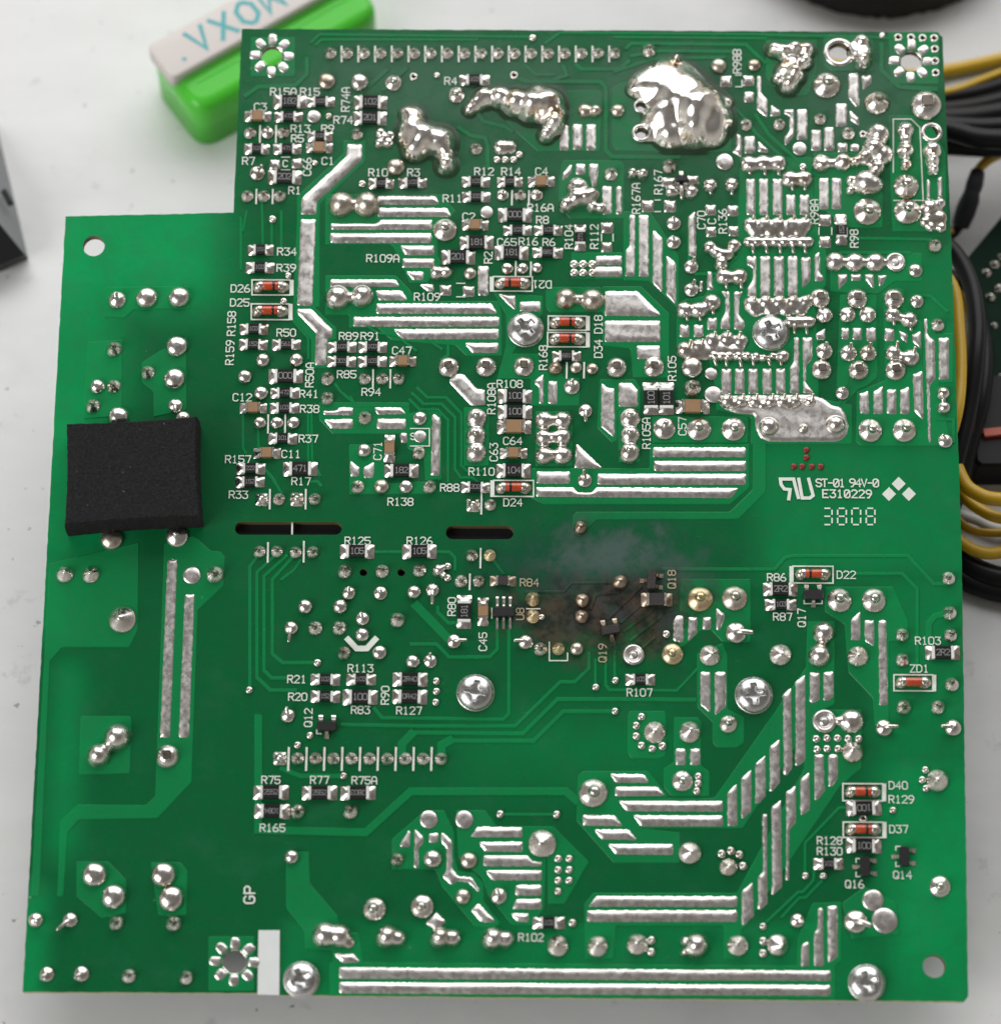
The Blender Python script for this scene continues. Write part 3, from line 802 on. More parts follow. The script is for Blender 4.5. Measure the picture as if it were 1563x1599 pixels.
for p in BARS: pillow('tinned_bar', p, 'tin', board, h=random.uniform(.16, .30), r=3.0, edge=8, z0=.10)
# bare component pads
PADS = nums('''429.6 257 16 15; 464 255 16 15; 1133.6 127 17 17; 1168 126 17 16; 1011 322 18 18; 1046 322 18 18; 1109.5 328 16 16; 1144 329 16 16; 1110 362 15 15; 1145 361 15 15;
1287.6 344 18 17; 1287.6 378 18 17; 1312 342 18 15; 948 355.6 18 16; 947 386 16 15; 696 453 17 16; 731.7 455 17 16; 1044 284 20 14; 1081 281 18 14''')
for x, y, a, b_ in PADS:
    pillow('solder_pad', [(x-a/2, y-b_/2), (x+a/2, y-b_/2), (x+a/2, y+b_/2), (x-a/2, y+b_/2)], 'solder', board, h=.3, r=2, edge=6, z0=.09)
# ------------------------------------------------------------------ soldered pins: x y r type [dx dy]
JOINTS = '''391 208 10 d;418 208 10 l 2 -10;443 208 10 d;402 271 12 l 8 -13;386.6 307 10 d;412.8 307 10 d;437.8 307 10 d;490.6 182.5 10.5 f;510.5 128 13.5 u;561.7 130 14 b;614.5 130 13 t;
558 210 10 d;618.4 262 14 u;712.8 148.8 13 t;743.5 232.7 10 d;785 305 10 l -1 -7;812 306 10 d;838 305 10 l 1 -7;760 332 10 f;964 174 11 u;954 272.6 11 d;1013 80 11 d;1121.7 103.7 12 u;1177 102.7 10 u;
1164.7 195.4 10 d;1216 195.4 10 d;1248 232.7 11 f;1045 260 12 d;1131 253 13.5 f;1290 134 21 t;1368.6 161 19 d;1445 165 24 s;1280 186.6 10 d;1324 209 10.5 d;1353.6 331 22 t;1414 292 20 t;1416 331 21 t;
411 563.4 11 b;463 563.4 11 b;383 589 11 b;408 614.6 11 b;511.6 591.7 11 d;511.6 622.4 11 d;569.7 592 10 d;597 592 10 d;623 592 10 d;695 359.7 18.5 t;733.8 428 10 u;
792 420 9.5 b;815.7 420 9 b;838.6 419 8.5 b;867 575.7 11 k;899 574.7 9.5 u;924.6 576.7 9.5 u;700.4 573.7 16.5 s;759 573.7 16.5 s;818 572.6 16.5 s;893 604.4 13 l 0 -13;962.5 574.7 16.5 s;1021 573.7 16.5 s;
1051.6 349.5 11.5 l -2 -11;1051.6 379 11.5 l -3 -10;1079 417 11.5 l 5 -16;1079 453 11.5 l 5 -16;1080 574.7 16.5 b;1081 606.4 14 d;1110 584 10 f;1113 616.7 13.5 f;1459 384 11 d;1429 423 11 l -4 -4;1431 471 11 l -4 -8;1463.6 508 11 d;
1397.7 410 15.5 h;1280 466 16 s;1337.7 467 16.5 s;1395 467 16.5 s;1322.4 492 13 l 0 15;1354 492 13.5 l 1 16;1286.5 492.8 13 l 0 15;
1286.5 549 13.5 l 3 -15;1324 552 13.5 l 4 -17;1355 552 13.5 l 3 -17;1282.4 577.7 16.5 s;1340 578.8 16.5 s;1397.7 578.8 16.5 s;1314.6 614.6 11 l 2 -10;
1475 689 11.5 l -6 -11;1358 672.7 19 t;1411.4 672.7 19 t;406 661 10 b;433 661 10 b;458.8 661 10 b;409 780 10 q;436 780 10 d;464 780 10.5 q;492 780 10 d;405.5 862 10 d;433 861.7 10 d;462 863 10 d;489 862.7 10 d;
538.6 892.8 11.5 d;597 892.4 11 d;570 653 11 d;569 704.4 11 b;559 760.7 11 d;596 760.7 12 u;634 760.7 11 b;656 654 11 b;654 707.5 11 d;656 682 10 f;671 760.7 11 d;739 788.8 10.5 q;766 788.8 10 d;
914 642 11 l 0 20;913 750.5 11.5 l -2 -18;1037 669.6 18 l 3 -13;1091 670.6 19 t;1144.8 670.6 19 t;906 824.6 11 k;737 868 10 d;765 868 10 g;655 890.8 11 d;720 908 10.5 d;747.5 908 10 d;
545 926.6 11 l 0 -11;594.4 926.6 11 l 0 -8;646.6 925.6 11 b;675.4 922 11 l 0 25;477 948 11.5 b;531.6 948 11.5 b;566.4 966.5 11 l -3 -11;621 968.6 12 d;455 981 11 l -3 25;492.7 981 11.5 d;530.4 981 11.5 d;566 992 11 b;
537.7 1019.8 11 d;593 1019.8 11.5 b;644.6 1034 11 b;672 1033 11 l 0 -15;450 1118 11.5 l -2 -15;709 1002 11.5 l 20 0;820.7 1003 12 l -18 0;832 936 12 g;832 963 11.5 g;844 1014 11 d;872 1014 10.5 g;900.6 1014 11 u;
909 938 11.5 k;908 963.5 11.5 k;968 909.7 12 k;1092.5 936.3 20 G;1146.8 935 20 D;1148.8 988.5 17 l 25 3;989 1023 17 h;1049.5 1022 17 G;1108 1024 17 c;1218 1023 17.5 c;1137 1131 14.5 t;1022 1144 17.5 c;1076.8 1144 17.5 c;
1286.5 1126.7 19 h;1330.6 1174.8 17 c;1310 938 19.5 t;1364 938 19.5 t;1480.4 903.5 11 d;1482.5 957.8 11.5 d;1483.5 992.6 11 d;1408 992 11 d;1408.8 1031 11 d;1485.6 1069.4 11.5 d;1410.8 1105 12 d;1464 1104.8 11.5 d;
1379.7 1137 13.5 l 21 0;1487 1137 13.5 l -20 0;1339 1025.4 17 c;1463 1219.5 18 c;1467 1384.8 17 t;1362.4 1406 17 f;1380.6 1438 20.5 f;1335.6 1439.5 19 l 22 9;1244.4 1438 11.5 l 9 5;1214 1476 17.5 C;
926 1239 23 t;1065 1220 16.5 t;1076.8 1332.5 18 c;1137 1354.4 14.5 c;933 1478.4 17.5 c;995 1475 17.5 c;1151.6 1477 17 c;669.6 1280 14.5 f;725 1280 14.5 f;620.5 1342.4 11 d;675.8 1342.4 14.5 b;732 1344.4 13.5 u;
723 1400.7 12.5 u;659.4 1416 18.5 t;779 1399.7 13.5 l -4 -14;585 1420 18.5 t;846.7 1317.8 22.5 c;871 1477.5 17.5 c;465.4 1268 12 d;547.6 1268 12 d;456 1339 11.5 b;
183.7 469 14 l -2 -12;230 466.3 16.5 b;280.7 465.8 16.5 b;179 545.7 12.5 d;277 541.8 16.5 b;231.6 582.3 11 d;273.3 592.5 16.5 b;152.8 604.5 11.5 b;178.4 603.8 11 d;146 634.7 11.5 d;186 652 16 b;274.6 634 11.5 l 1 14;286.6 655 12 b;
175.3 842.6 17.5 u;277 837.5 17.5 l -3 -9;101.9 897.7 13.5 c;142.8 897.7 14 c;300 899 14 f;336.5 897.7 14 d;192 968 21.5 c;262.3 1181.5 19 s;148.4 1366.6 19.5 b;178.4 1401 19.5 b;256 1366.6 19.5 b;268 1404 20 b;
56.8 1437 12 l 3 10;110.6 1437 12 l -19 17;182.5 1441.6 12 d;271.8 1442.6 12.5 d;74 1521.5 12 l -8 9;128 1521 12.5 l -9 9;202 1524.5 11.5 d;291.7 1527 11.5 d;1437 1446 3 o'''
TYPES = {'d': ([(1.02, -.05), (.97, .10), (.82, .34), (.58, .62), (.40, .84), (.33, 1.04), (.24, 1.13), (.10, 1.16)], 'solder'),
         'b': ([(1.0, -.05), (1.0, .16), (.90, .42), (.70, .64), (.42, .80), (.18, .86)], 'solder'),
         'f': ([(1.0, -.05), (.97, .10), (.80, .20), (.45, .26), (.15, .27)], 'tin'),
         'c': ([(1.0, -.05), (.96, .12), (.74, .40), (.48, .68), (.26, .92), (.13, 1.04), (.05, 1.07)], 'solder'),
         't': ([(1.0, -.05), (.97, .10), (.80, .30), (.55, .52), (.36, .74), (.30, .98), (.31, 1.12), (.22, 1.22), (.08, 1.26)], 'solder'),
         's': ([(1.0, -.05), (.97, .10), (.82, .34), (.60, .56), (.44, .66), (.40, .70), (.30, .70), (.10, .70)], 'solder'),
         'u': ([(1.0, -.05), (.97, .14), (.86, .38), (.60, .60), (.36, .72), (.15, .76)], 'dull'),
         'k': ([(1.0, -.05), (.97, .14), (.82, .42), (.52, .70), (.30, .88), (.12, .95)], 'scorched'),
         'l': ([(1.0, -.05), (.97, .10), (.82, .30), (.56, .48), (.34, .60), (.15, .66)], 'solder'),
         'h': ([(1.0, -.05), (.97, .14), (.84, .26), (.68, .24), (.52, .06), (.40, -.0), (.24, .10), (.12, .12)], 'tin')}
TYPES['g'] = (TYPES['c'][0], 'flux'); TYPES['G'] = (TYPES['t'][0], 'flux'); TYPES['D'] = (TYPES['t'][0], 'dull')
TYPES['q'] = (TYPES['d'][0], 'solder'); TYPES['C'] = (TYPES['c'][0], 'solder')
def joint(q):
    f = q.split(); u, v, r = (float(x) for x in f[:3]); ty = f[3]
    if ty == 'o': return
    prof, mat = TYPES[ty]; s = S(u, v); R = r*s
    kz = random.uniform(.85, 1.12)*(.92 if r > 15 else 1.05)
    lean = (0, 0)
    if ty == 'C': lean = (.25*R, -.25*R)
    elif ty in 'ctdG': lean = (random.uniform(-.14, .14)*R, random.uniform(-.14, .14)*R)
    p = B(u, v, .09)
    if ty == 'q':
        a = r*.98; o = pillow('solder_joint', [(u-a, v-a), (u+a, v-a), (u+a, v+a), (u-a, v+a)], mat, board, h=.55, r=4, edge=9, z0=.06)
        vs, fs = lathe([(.75*R, .3), (.5*R, .62*R), (.3*R, .85*R), (.1*R, .95*R)], 14, .05); obj('pin', vs, fs, mat, o, True, loc=(p.x, p.y, p.z)); return
    vs, fs = lathe([(a*R, b_*R*kz) for a, b_ in prof], 24, .02 if ty not in 'k' else .06, lean)
    o = obj('solder_joint', vs, fs, mat, board, True, loc=(p.x, p.y, p.z), rz=random.uniform(-.2, .2))
    if ty == 'd':
        vs, fs = lathe([(.32*R, .7*R*kz), (.31*R, 1.06*R*kz), (.27*R, 1.2*R*kz), (.10*R, 1.24*R*kz)], 10, 0, (lean[0], lean[1])); obj('pin', vs, fs, 'pin_dark', o, True)
    if ty == 's':
        k = .36*R; h0 = .55*R*kz; vs, fs = cbox(-k, -k, h0, k, k, h0+.36*R, .07*R)
        obj('pin', vs, fs, 'pin_dark', o)
    if ty == 'l':
        dx, dy = float(f[4])*s, -float(f[5])*s; ln = math.hypot(dx, dy); h = .55*R*kz
        # a lead seen leaning up the picture is mostly height, one leaning down is bent flat
        dy2 = dy-.32*R if dy > 0 else dy
        vs, fs = tube([(0, 0, h*.5), (dx*.25, dy2*.25, h*1.25), (dx*.65, dy2*.65, h*1.45), (dx, dy2, h*(1.5 if dy <= 0 else 1.7))], [.30*R, .28*R, .25*R, .20*R], 8, 3)
        c = obj('pin', vs, fs, 'solder', o, True); c.rotation_euler = (0, 0, -o.rotation_euler[2])
for q in JOINTS.replace('\n', '').split(';'):
    if q.strip(): joint(q)
for i in range(18):
    joint('%f 84 9.5 %s' % (516.6+26.08*i, 'd')); 
    if i < 17: silk([(533.8+26.08*i, 73), (533.8+26.08*i, 97)], board, 3)
for i in range(10):
    joint('%f %f %s' % (437.4+27.95*i, 1184.6+.09*i, '10.5 q' if i == 0 else '10.5 d'))
    if i < 9: silk([(451.5+27.85*i, 1168), (450.5+27.85*i, 1203)], board, 3.2)
# small solder dots on vias
DOTS = nums('''513.6 182 5.5;492 255 5;426 343 6.5;565.8 287.6 6;831.6 59.7 6;682.5 118 5;776 250 6;789 250 6;802 250 6;811 242 6;1376.8 56 5;450.6 431 5.5;443 471 6;1253 261 6;
389.7 1078 6;496 1035.5 6.5;484.5 1148.8 6;465 1163.7 6;537 1212 6;681.5 1064 6;681.5 1080 6;680.5 1097 6;930 1073.5 6;960.6 1063 6;960 1111 6;1001.4 1119.6 6.5;993 1133.5 6.5;993 1150 6.5;1001.4 1164.6 6.5;1018 1169.7 6.5;1034 1165.6 7;
1274 1154 6.5;1290.6 1153 6.5;1307 1153 6.5;1323.4 1154 6.5;1340 1154 6.5;1275 1170.7 6.5;1290.6 1169.7 6.5;1308 1169.7 6.5;1444 1202.4 6;1439 1218 6;1445 1231.6 6;1393.5 1265.6 6;1257 1368 6;1285 1368 6;1191 1446.8 6;1191 1470 7;1191 1489 7;
1090 1213 6.5;1089.6 1224 6.5;1087.7 1236 6.5;1126 1333.7 7;1140.7 1329 7;1154 1335 7;1159.7 1352.7 7;1016.7 1468.7 7;1016.7 1487 7;1068 1468.7 6.5;1067.8 1487 6.5;781 1271.7 6.5;869 1272.3 6.5;
871.3 1341.4 6.5;888.7 1341.4 6.5;871.3 1358.8 6.5;888.7 1358.8 6.5;871.3 1375.5 6.5;888.7 1375.5 6.5;871.3 1392.5 6.5;893.8 1441.7 7;896 413 7;910 413 7;924.6 413 7;896 426.5 7;910 426.5 7;924.6 426.5 7;846 964 5;699.4 884.6 6;699 903 6;1040 990.6 6.5''')
for u, v, r in DOTS:
    R = r*S(u, v); p = B(u, v, .09); vs, fs = lathe([(R, -.08), (.95*R, .2*R), (.72*R, .5*R), (.35*R, .58*R), (.15*R, .42*R)], 14, .05)
    obj('solder_dot', vs, fs, 'solder', board, True, loc=(p.x, p.y, p.z))
for u, v in nums('1258.5 703;1258.5 715;1239 728.6;1252 728.6;1267 729;1281 729'):
    R = 5.2*S(u, v); p = B(u, v, .02); vs, fs = lathe([(R, -.03), (.9*R, .3*R), (.5*R, .5*R), (.2*R, .5*R)], 12, .05)
    obj('red_dot', vs, fs, 'copper_red', board, True, loc=(p.x, p.y, p.z))
def ring(u, v, r0, r1, h=.25, mat='solder', name='hole_ring'):
    s = S(u, v); p = B(u, v, .07); vs, fs = [], []; n = 28
    prof = [(r1, -.1), (r1*.97, h*.6), ((r0+r1)/2, h), (r0*1.04, h*.7), (r0, -.3)]
    for r, z in prof:
        for i in range(n): a = 2*math.pi*i/n; vs.append((r*s*math.cos(a), r*s*math.sin(a), z))
    for k in range(4):
        for i in range(n): j = (i+1) % n; fs.append((k*n+i, k*n+j, (k+1)*n+j, (k+1)*n+i))
    return obj(name, vs, fs, mat, board, True, loc=(p.x, p.y, p.z))
for u, v, r in ring_vias: ring(u, v, r, r+3.2, .1)
ring(1309.6, 82, 15.5, 23.5, .22); ring(1454, 207, 10, 16.5, .22)
ring(1000, 167, 7, 11, .5, 'blob'); ring(1001, 209, 9, 15, .6, 'blob')
for (u, v, r0, r1) in ((425, 87, 17, 35), (1422, 95.5, 17, 35), (366.7, 1502, 20, 40)):
    s = S(u, v)
    for k in range(8):
        a = math.pi/4*k+math.radians(2); rm = (r0*.92+r1)/2; hl = (r1-r0*.92)/2; hw = r1*.205
        pts = []
        for i in range(14):
            b_ = 2*math.pi*i/14; x = rm+hl*math.copysign(abs(math.cos(b_))**.7, math.cos(b_)); y = hw*math.copysign(abs(math.sin(b_))**.7, math.sin(b_))
            if math.hypot(x, y) < r0*1.03: x = r0*1.04
            pts.append((u+x*math.cos(a)-y*math.sin(a), v+(x*math.sin(a)+y*math.cos(a))*.97))
        pillow('solder_petal', pts, 'tin', board, h=.16, r=1, edge=4, z0=.07)
# ------------------------------------------------------------------ joints and blobs that ran together
def blob(circles, mat='solder', name='solder_blob', label_=None, **kw):
    vs, fs = blob_field(circles, **kw)
    vs = [(x, y, z+.09) for x, y, z in vs]
    o = obj(name, vs, fs, mat, board, True)
    if label_: o['label'] = label_
    if label_:
        kw2 = {q: v for q, v in kw.items() if q in ('holes', 'seed')}
        fv, ff = blob_field([(u, v, r*(1.04+.08*math.sin(u*.37+v*.23))+2.2, .2) for u, v, r, h in circles], k=45.0, power=.5, noise_amp=.0, step=1.6, **kw2)
        obj('flux_film', [(x, y, min(z, .05)+.11) for x, y, z in fv], ff, 'flux_film', board, True)
    return o
def chain(s, h, mat='solder', **kw): return blob([(q[0], q[1], q[2], q[3] if len(q) > 3 else h) for q in nums(s)], mat, 'joined_joint', **kw)
blob([(645, 184, 19, 1.8), (634, 177, 9, .8), (644, 205, 22, 2.2), (660, 217, 27, 3.6), (686, 222, 25, 2.8), (648, 234, 20, 2.2), (634, 220, 11, 1), (697, 259, 16, 2.6), (697, 241, 13, 1.6)],
     'blob', label_='lumpy three-lobed silver solder blob', noise_amp=.15, seed=3, step=1.1, k=1.6, power=.85)
blob([(733, 173, 9, 1.0), (744, 164, 12, 1.4), (756, 153, 16, 1.8), (781, 153, 18, 2.2), (806, 162, 23, 3.0), (832, 168, 27, 4.0), (856, 164, 26, 3.6), (868, 180, 17, 2.6), (864, 196, 19, 3.0), (853, 212, 13, 1.8), (840, 150, 18, 2)],
     'blob', label_='long uneven bridge of shiny solder', noise_amp=.15, seed=5, step=1.1, k=1.6, power=.85)
blob([(1048, 136, 46, 2.4), (1066, 158, 48, 4.4), (1084, 178, 42, 5.6), (1100, 168, 34, 4.0), (1020, 136, 30, 2.0), (1002, 132, 18, 1.2), (990, 140, 11, .8), (1036, 184, 32, 3.4), (1046, 208, 26, 2.4), (1082, 206, 30, 4.2), (1112, 186, 30, 3.4), (1110, 206, 26, 3.2), (1010, 206, 16, .9), (1128, 186, 16, 1.6), (1135, 160, 8, .6), (1056, 95, 8, 2.0)],
     'blob', label_='biggest silver solder blob with a pointed tip and two open holes', noise_amp=.30, seed=11, step=1.2, k=1.7, power=.95, holes=((1000, 167, 7, 8), (1001, 209, 9, 11)))
blob([(901.6, 294, 17, 1.6), (885, 321, 13, 1.6), (900, 312, 16, 2.4), (915, 310, 16, 2.4), (924, 306, 12, 1.8), (938, 326, 9, .9), (926, 324, 9, 1.0)], 'solder', seed=2)
blob([(1208, 79, 12, 1.6), (1222, 83, 12, 1.9), (1240, 79, 13, 2.2), (1258, 80, 13, 2.0), (1235, 102, 15, 2.0), (1222, 112, 12, 1.6), (1240, 118, 16, 3.0), (1256, 98, 12, 1.8), (1231, 133, 15, 2.2), (1212, 124, 7, 1.0)], 'blob', label_='T-shaped solder blob', noise_amp=.2, seed=4, k=1.3, power=.8)
blob([(1345, 67, 13, 1.8), (1338, 82, 14, 1.5), (1350, 84, 12, 1.5), (1347, 97, 14, 2.4), (1331, 72, 7, .6)], 'blob', noise_amp=.4, seed=8, k=2.2, power=.8)
blob([(1370, 212, 18, 2.2), (1363, 233, 18, 2.4), (1377, 242, 17, 1.6), (1368, 262, 13, 1.2), (1349, 247, 12, 1.2), (1336, 253, 9, 1), (1315.8, 254, 14, 1.4), (1282, 255, 14.5, .9), (1298, 255, 7, .5)], 'solder', noise_amp=.35, seed=9)
blob([(1350.5, 286, 20, 1.9), (1328, 282, 8, .8), (1327, 298, 7, .7), (1364, 290, 15, 1.4), (1339, 284, 9, 1)], 'solder', noise_amp=.3, seed=10)
blob([(1413, 204, 14, 1.9), (1413, 220, 10, 1.2), (1413, 236, 14, 1.9), (1414, 258, 10, 1.2)], 'blob', noise_amp=.3, seed=12, k=2.2, power=.8)
blob([(1455, 237, 15, 1.5), (1455, 254, 12, 2.4), (1456, 266, 10, 1.6)], 'blob', noise_amp=.3, seed=13, k=2.2, power=.8)
blob([(1451, 325, 15, 1.6), (1443, 347, 8, .6), (1452, 355, 7, .5), (1469, 355, 8, .5), (1466, 340, 12, .8), (1455, 340, 10, .6), (1467, 319, 9, 1.2)], 'solder', noise_amp=.3, seed=14)
pillow('tinned_bar', [(1446, 280), (1452, 280), (1452, 312), (1446, 312)], 'tin', board, z0=.09); pillow('tinned_bar', [(1463, 276), (1471, 276), (1471, 312), (1463, 312)], 'tin', board, z0=.09)
chain('533.6 319.7 20;553 321 9 .8;573.6 319.7 20', 2.0, mat='dull'); chain('528 465 20;548 465 8 .8;566 463 18', 2.0); chain('883.6 467 17;904 468 8 .8;924.6 469 18', 1.8, mat='dull')
chain('682 426 11;697 426 10', 1.1); chain('988 271 9;1004 272 9', 1.3); chain('783 230 12 .9;796 230 11 .9', .9)
chain('744.4 653.6 16.5;743.4 681 16;743.4 707.5 16.5', 1.3); chain('983.6 653.6 16.5;983.6 680 15.5;983 707.5 16.5', 1.3)
for q in ('744.4 651 5;743.4 679 5;743.4 705 5', '983.6 651 5;983.6 678 5;983 705 5'):
    for u, v, r in nums(q):
        R = r*S(u, v); p = B(u, v, 1.0); vs, fs = lathe([(R*1.2, 0), (R, .5), (.7*R, .8), (.2*R, .9)], 12, .05); obj('pin', vs, fs, 'solder', board, True, loc=p)
chain('850 657 15;878.5 657 15;849 684 14;878.5 683 14.5;850 711.6 15;878.5 711.6 15;864 657 8 1.0;864 684 10 1.3;864 711 9 1.2', 1.4)
chain('1304 409 15.5;1319 410 6 .7;1334.7 410 15.5;1350 410 6 .7;1366.4 410 15.5;1382 410 6 .5', 1.3)
chain('913 173 11 .8;930 174 10 1.3', 1, mat='dull'); chain('594 208 8;609 212 7.5;593 224 8;607 224 7.5;600 216 6', .9); chain('1472 614.6 10.5;1473 637 10.5', 1.1)
chain('685 890.8 10 1.1;694 886 5 .6;694 899 5 .6', .8); chain('1285.5 988.5 17.5 1.6;1282 1007 8 .8;1279 1024.4 18 1.7', 1.6); chain('1329.5 1126.7 19 1.3;1308 1126 7 .5', 1.3)
chain('183.7 1152 22 2.4;169 1166 9 .9;154.8 1180 19 1.9', 2); chain('508 1460 21 1.9;530 1462 19 1.7;546 1473 9 .5', 1.7)
chain('605 1463 18.5 2;622 1466 13 1.2', 1.7); chain('688 1464 17.5 2;707 1465 14 1.2', 1.7); chain('770 1466 18.5 2;790 1467 14 1.2', 1.7)
chain('1087 1477 20 2.2;1069 1469 7 .7;1069 1487 7 .7', 2); chain('1393 492 13 1.2;1406 497 6 .6;1419.6 500 13 1.2', 1.2); chain('1394 552 13 1.2;1421.7 559 14 1.2;1408 558 8 .8', 1.2)
chain('1048 298 10;1056 302 5 .5;1079 300 11 1.1', .9)
chain('1108 386 10;1118 394 9;1128 398 10;1126 412 11 1.3;1138 398 9;1146 384 11', 1.0)
# rows of integrated-circuit pins dragged together
chain('1169 257 13.5;1192 255 13;1214 255 13.5;1180 257 9 .6;1203 257 9 .6', 1.2); chain('1233 280 13.5;1255 280 13.5;1244 280 9 .7', 1.2)
chain('1130.4 432.4 13.5;1154 432.4 13.5;1142 433 8 .7', 1.2); chain('1069 484.6 13.5;1090.5 484.6 13.5;1111.6 473 14;1101 482 7 .6', 1.2)
chain('1108.5 289 11 1;1108.5 292 6 .7', 1); chain('1142 288 11 1;1142 292 6 .7', 1)
chain('1172 351 12;1193 351 12;1214 351 12;1237 351 12;1256 351 12.5;1180 360 12 .6;1204 360 12 .6;1226 360 12 .6;1248 360 12 .6', 1.1)
chain('1169 378 9;1182 378 9;1196 378 9;1210 378 9;1224 378 9;1238 378 9;1252 378 9;1262 378 9', .9)
chain('1173 475 13;1195 473 11.5;1216 473 11.5;1238 473 11.5;1258 472 11.5;1180 484 11 .5;1204 484 11 .5;1228 483 11 .5;1250 482 11 .5', 1.1)
chain('1234 503 10;1246 503 10;1258 503 10;1265 503 9', .9)
chain('1069 546 13;1090 541 12;1112 531 12;1135 529 12;1156 533 12;1080 553 12 .6;1100 548 14 .6;1124 545 14 .6;1148 548 13 .6', 1.1)
chain('1114 556 8;1126 557 8;1138 557 8;1152 557 8;1166 557 8;1180 558 8;1192 560 7;1206 556 6 .5;1222 557 11 1.1', .9)
pillow('solder_plate', [(1124, 618), (1268, 616), (1288, 624), (1298, 633), (1312, 635), (1319, 645), (1325, 666), (1320, 682), (1308, 690), (1200, 690), (1186, 684), (1179, 668), (1178, 648), (1150, 646), (1128, 638)], 'tin', board, h=.3, r=5, edge=5, z0=.08)
chain('1134.5 627 12;1157 628 11;1177.5 628 11;1203 628 11;1221.5 628 11;1241 628 11;1264 628 10 .9;1145 632 9 .7;1190 634 9 .7;1231 634 9 .7', 1.2)
for u, v, r, h in ((1200, 667, 16, 1.5), (1254, 670, 8, 1.3), (1304, 664, 16, 1.6)): chain('%f %f %f %f' % (u, v, r, h), h)
# flat pins lying over those rows: x0 y0 x1 y1
PINS = nums('''1169 262 1170 275;1192 262 1194 276;1214 262 1215 276;1235 287 1237 300;1255 287 1256 300;1108.5 292 1109 306;1142 292 1142 307;1132 438 1134 453;1155 438 1157 453;1070 490 1073 503;1091 490 1093 503;1112 480 1113 493;
1174 346 1176 336;1195 346 1197 336;1216 346 1218 336;1238 346 1239 336;1257 346 1258 336;1173 384 1176 398;1194 384 1197 398;1215 384 1218 398;1235 384 1238 398;1254 384 1257 398;
1175 474 1178 463;1197 473 1200 463;1218 473 1221 463;1239 472 1241 462;1259 471 1262 461;1239 508 1240 524;1257 508 1259 524;1075 545 1078 530;1094 542 1097 529;1113 531 1116 517;1133 530 1136 516;1153 532 1155 517;
1113 560 1118 573;1132 561 1134 574;1153 561 1157 575;1174 561 1176 573;1198 563 1202 573;1217 560 1219 573;1136 628 1138 614;1158 628 1160 614;1179 628 1181 614;1204 628 1206 614;1222 628 1224 614;1242 628 1243 614;1266 630 1268 614;
1393 497 1395 510;1420 505 1421 519;1397 550 1400 532;1424 557 1427 541;1063 292 1064 314''')
for x0, y0, x1, y1 in PINS:
    a, b_ = B(x0, y0, .75), B(x1, y1, .62); 
    if y1 < y0: b_ = B(x1, y1+5, 1.5)
    d = (b_-a); vs, fs = tube([tuple(a), tuple((a+b_)/2+Vector((0, 0, .12))), tuple(b_)], [.30, .29, .27], 6, 2); obj('pin', vs, fs, 'solder' if y1 > y0 else 'dull', board, True)
# ------------------------------------------------------------------ surface-mounted parts: built once per size, then shared
UNIT = {}
def unit(key, make):
    if key not in UNIT: UNIT[key] = make()
    return UNIT[key]
def chip(kind, u, v, Lp, rot=0, txt='', burnt=False):
    """kind r resistor / c capacitor; Lp = length over the solder, in pixels"""
    s = S(u, v); big = Lp >= 47; k = Lp*s; W = (1.98 if big else 1.5)*(1 if kind == 'r' else 1.02)*s/.1
    bl = (.46 if big else .36)*k; cl = .085*k; H = .60 if kind == 'r' else .85
    key = (kind, big, burnt, round(Lp/3))
    def mk():
        d = {}
        body = cbox(-bl/2, -W/2, .05, bl/2, W/2, H, .07); d['body'] = mesh('body', *body)
        d['body'].materials.append(MAT['ceramic_burnt' if burnt else 'ceramic_black' if kind == 'r' else 'ceramic_tan'])
        cap = cbox(0, -W/2-.01, .05, cl+.04, W/2+.01, H+.035, .09); d['cap'] = mesh('end_cap', *cap); d['cap'].materials.append(MAT['dull' if burnt else 'ceramic_white' if kind == 'r' else 'solder'])
        f0 = bl/2+cl; f1 = k/2; vs, fs = [], []
        n = 7; m = 7
        for i in range(n):
            a = i/(n-1); x = f0-.12*(f1-f0)+a*(f1-f0)*1.12; hh = (H*.92)*(1-a)**1.5+.16*math.sin(math.pi*a)+.10*(1-a)
            for j in range(m):
                b_ = j/(m-1)*2-1; y = b_*W/2*(1.03+.08*math.sin(math.pi*a)); z = max(hh*(1-abs(b_)**3.0*.85), .0)
                if i == n-1: z = 0
                vs.append((x, y, z))
        for i in range(n-1):
            for j in range(m-1): q = i*m+j; fs.append((q, q+m, q+m+1, q+1))
        d['fil'] = mesh('solder_fillet', vs, fs, True); d['fil'].materials.append(MAT['scorched' if burnt else 'solder'])
        d['x'] = bl/2; d['H'] = H; d['W'] = W; d['bl'] = bl; return d
    d = unit(key, mk)
    p = B(u, v, .10); o = link('resistor' if kind == 'r' else 'capacitor', d['body'], None, board, (p.x, p.y, p.z), math.radians(rot)+BOARD_ROT+random.uniform(-.02, .02))
    for sg in (1, -1):
        c = link('end_cap', d['cap'], None, o, (sg*d['x'], 0, 0), 0 if sg > 0 else math.pi)
        c = link('solder_fillet', d['fil'], None, o, (0, 0, 0), 0 if sg > 0 else math.pi)
        c.scale = (1, random.uniform(.94, 1.06), random.uniform(.85, 1.15))
    if txt:
        h = d['W']*.46; w_ = (4.6*(len(txt)-1)+4)/6*h
        if w_ > d['bl']*.86: h *= d['bl']*.86/w_
        me = unit(('t', txt, round(h, 2)), lambda: mesh('marking', *text_geo(txt, h, h*.14, 4.6)))
        link('marking', me, 'print_grey', o, (0, 0, d['H']+.02))
    return o
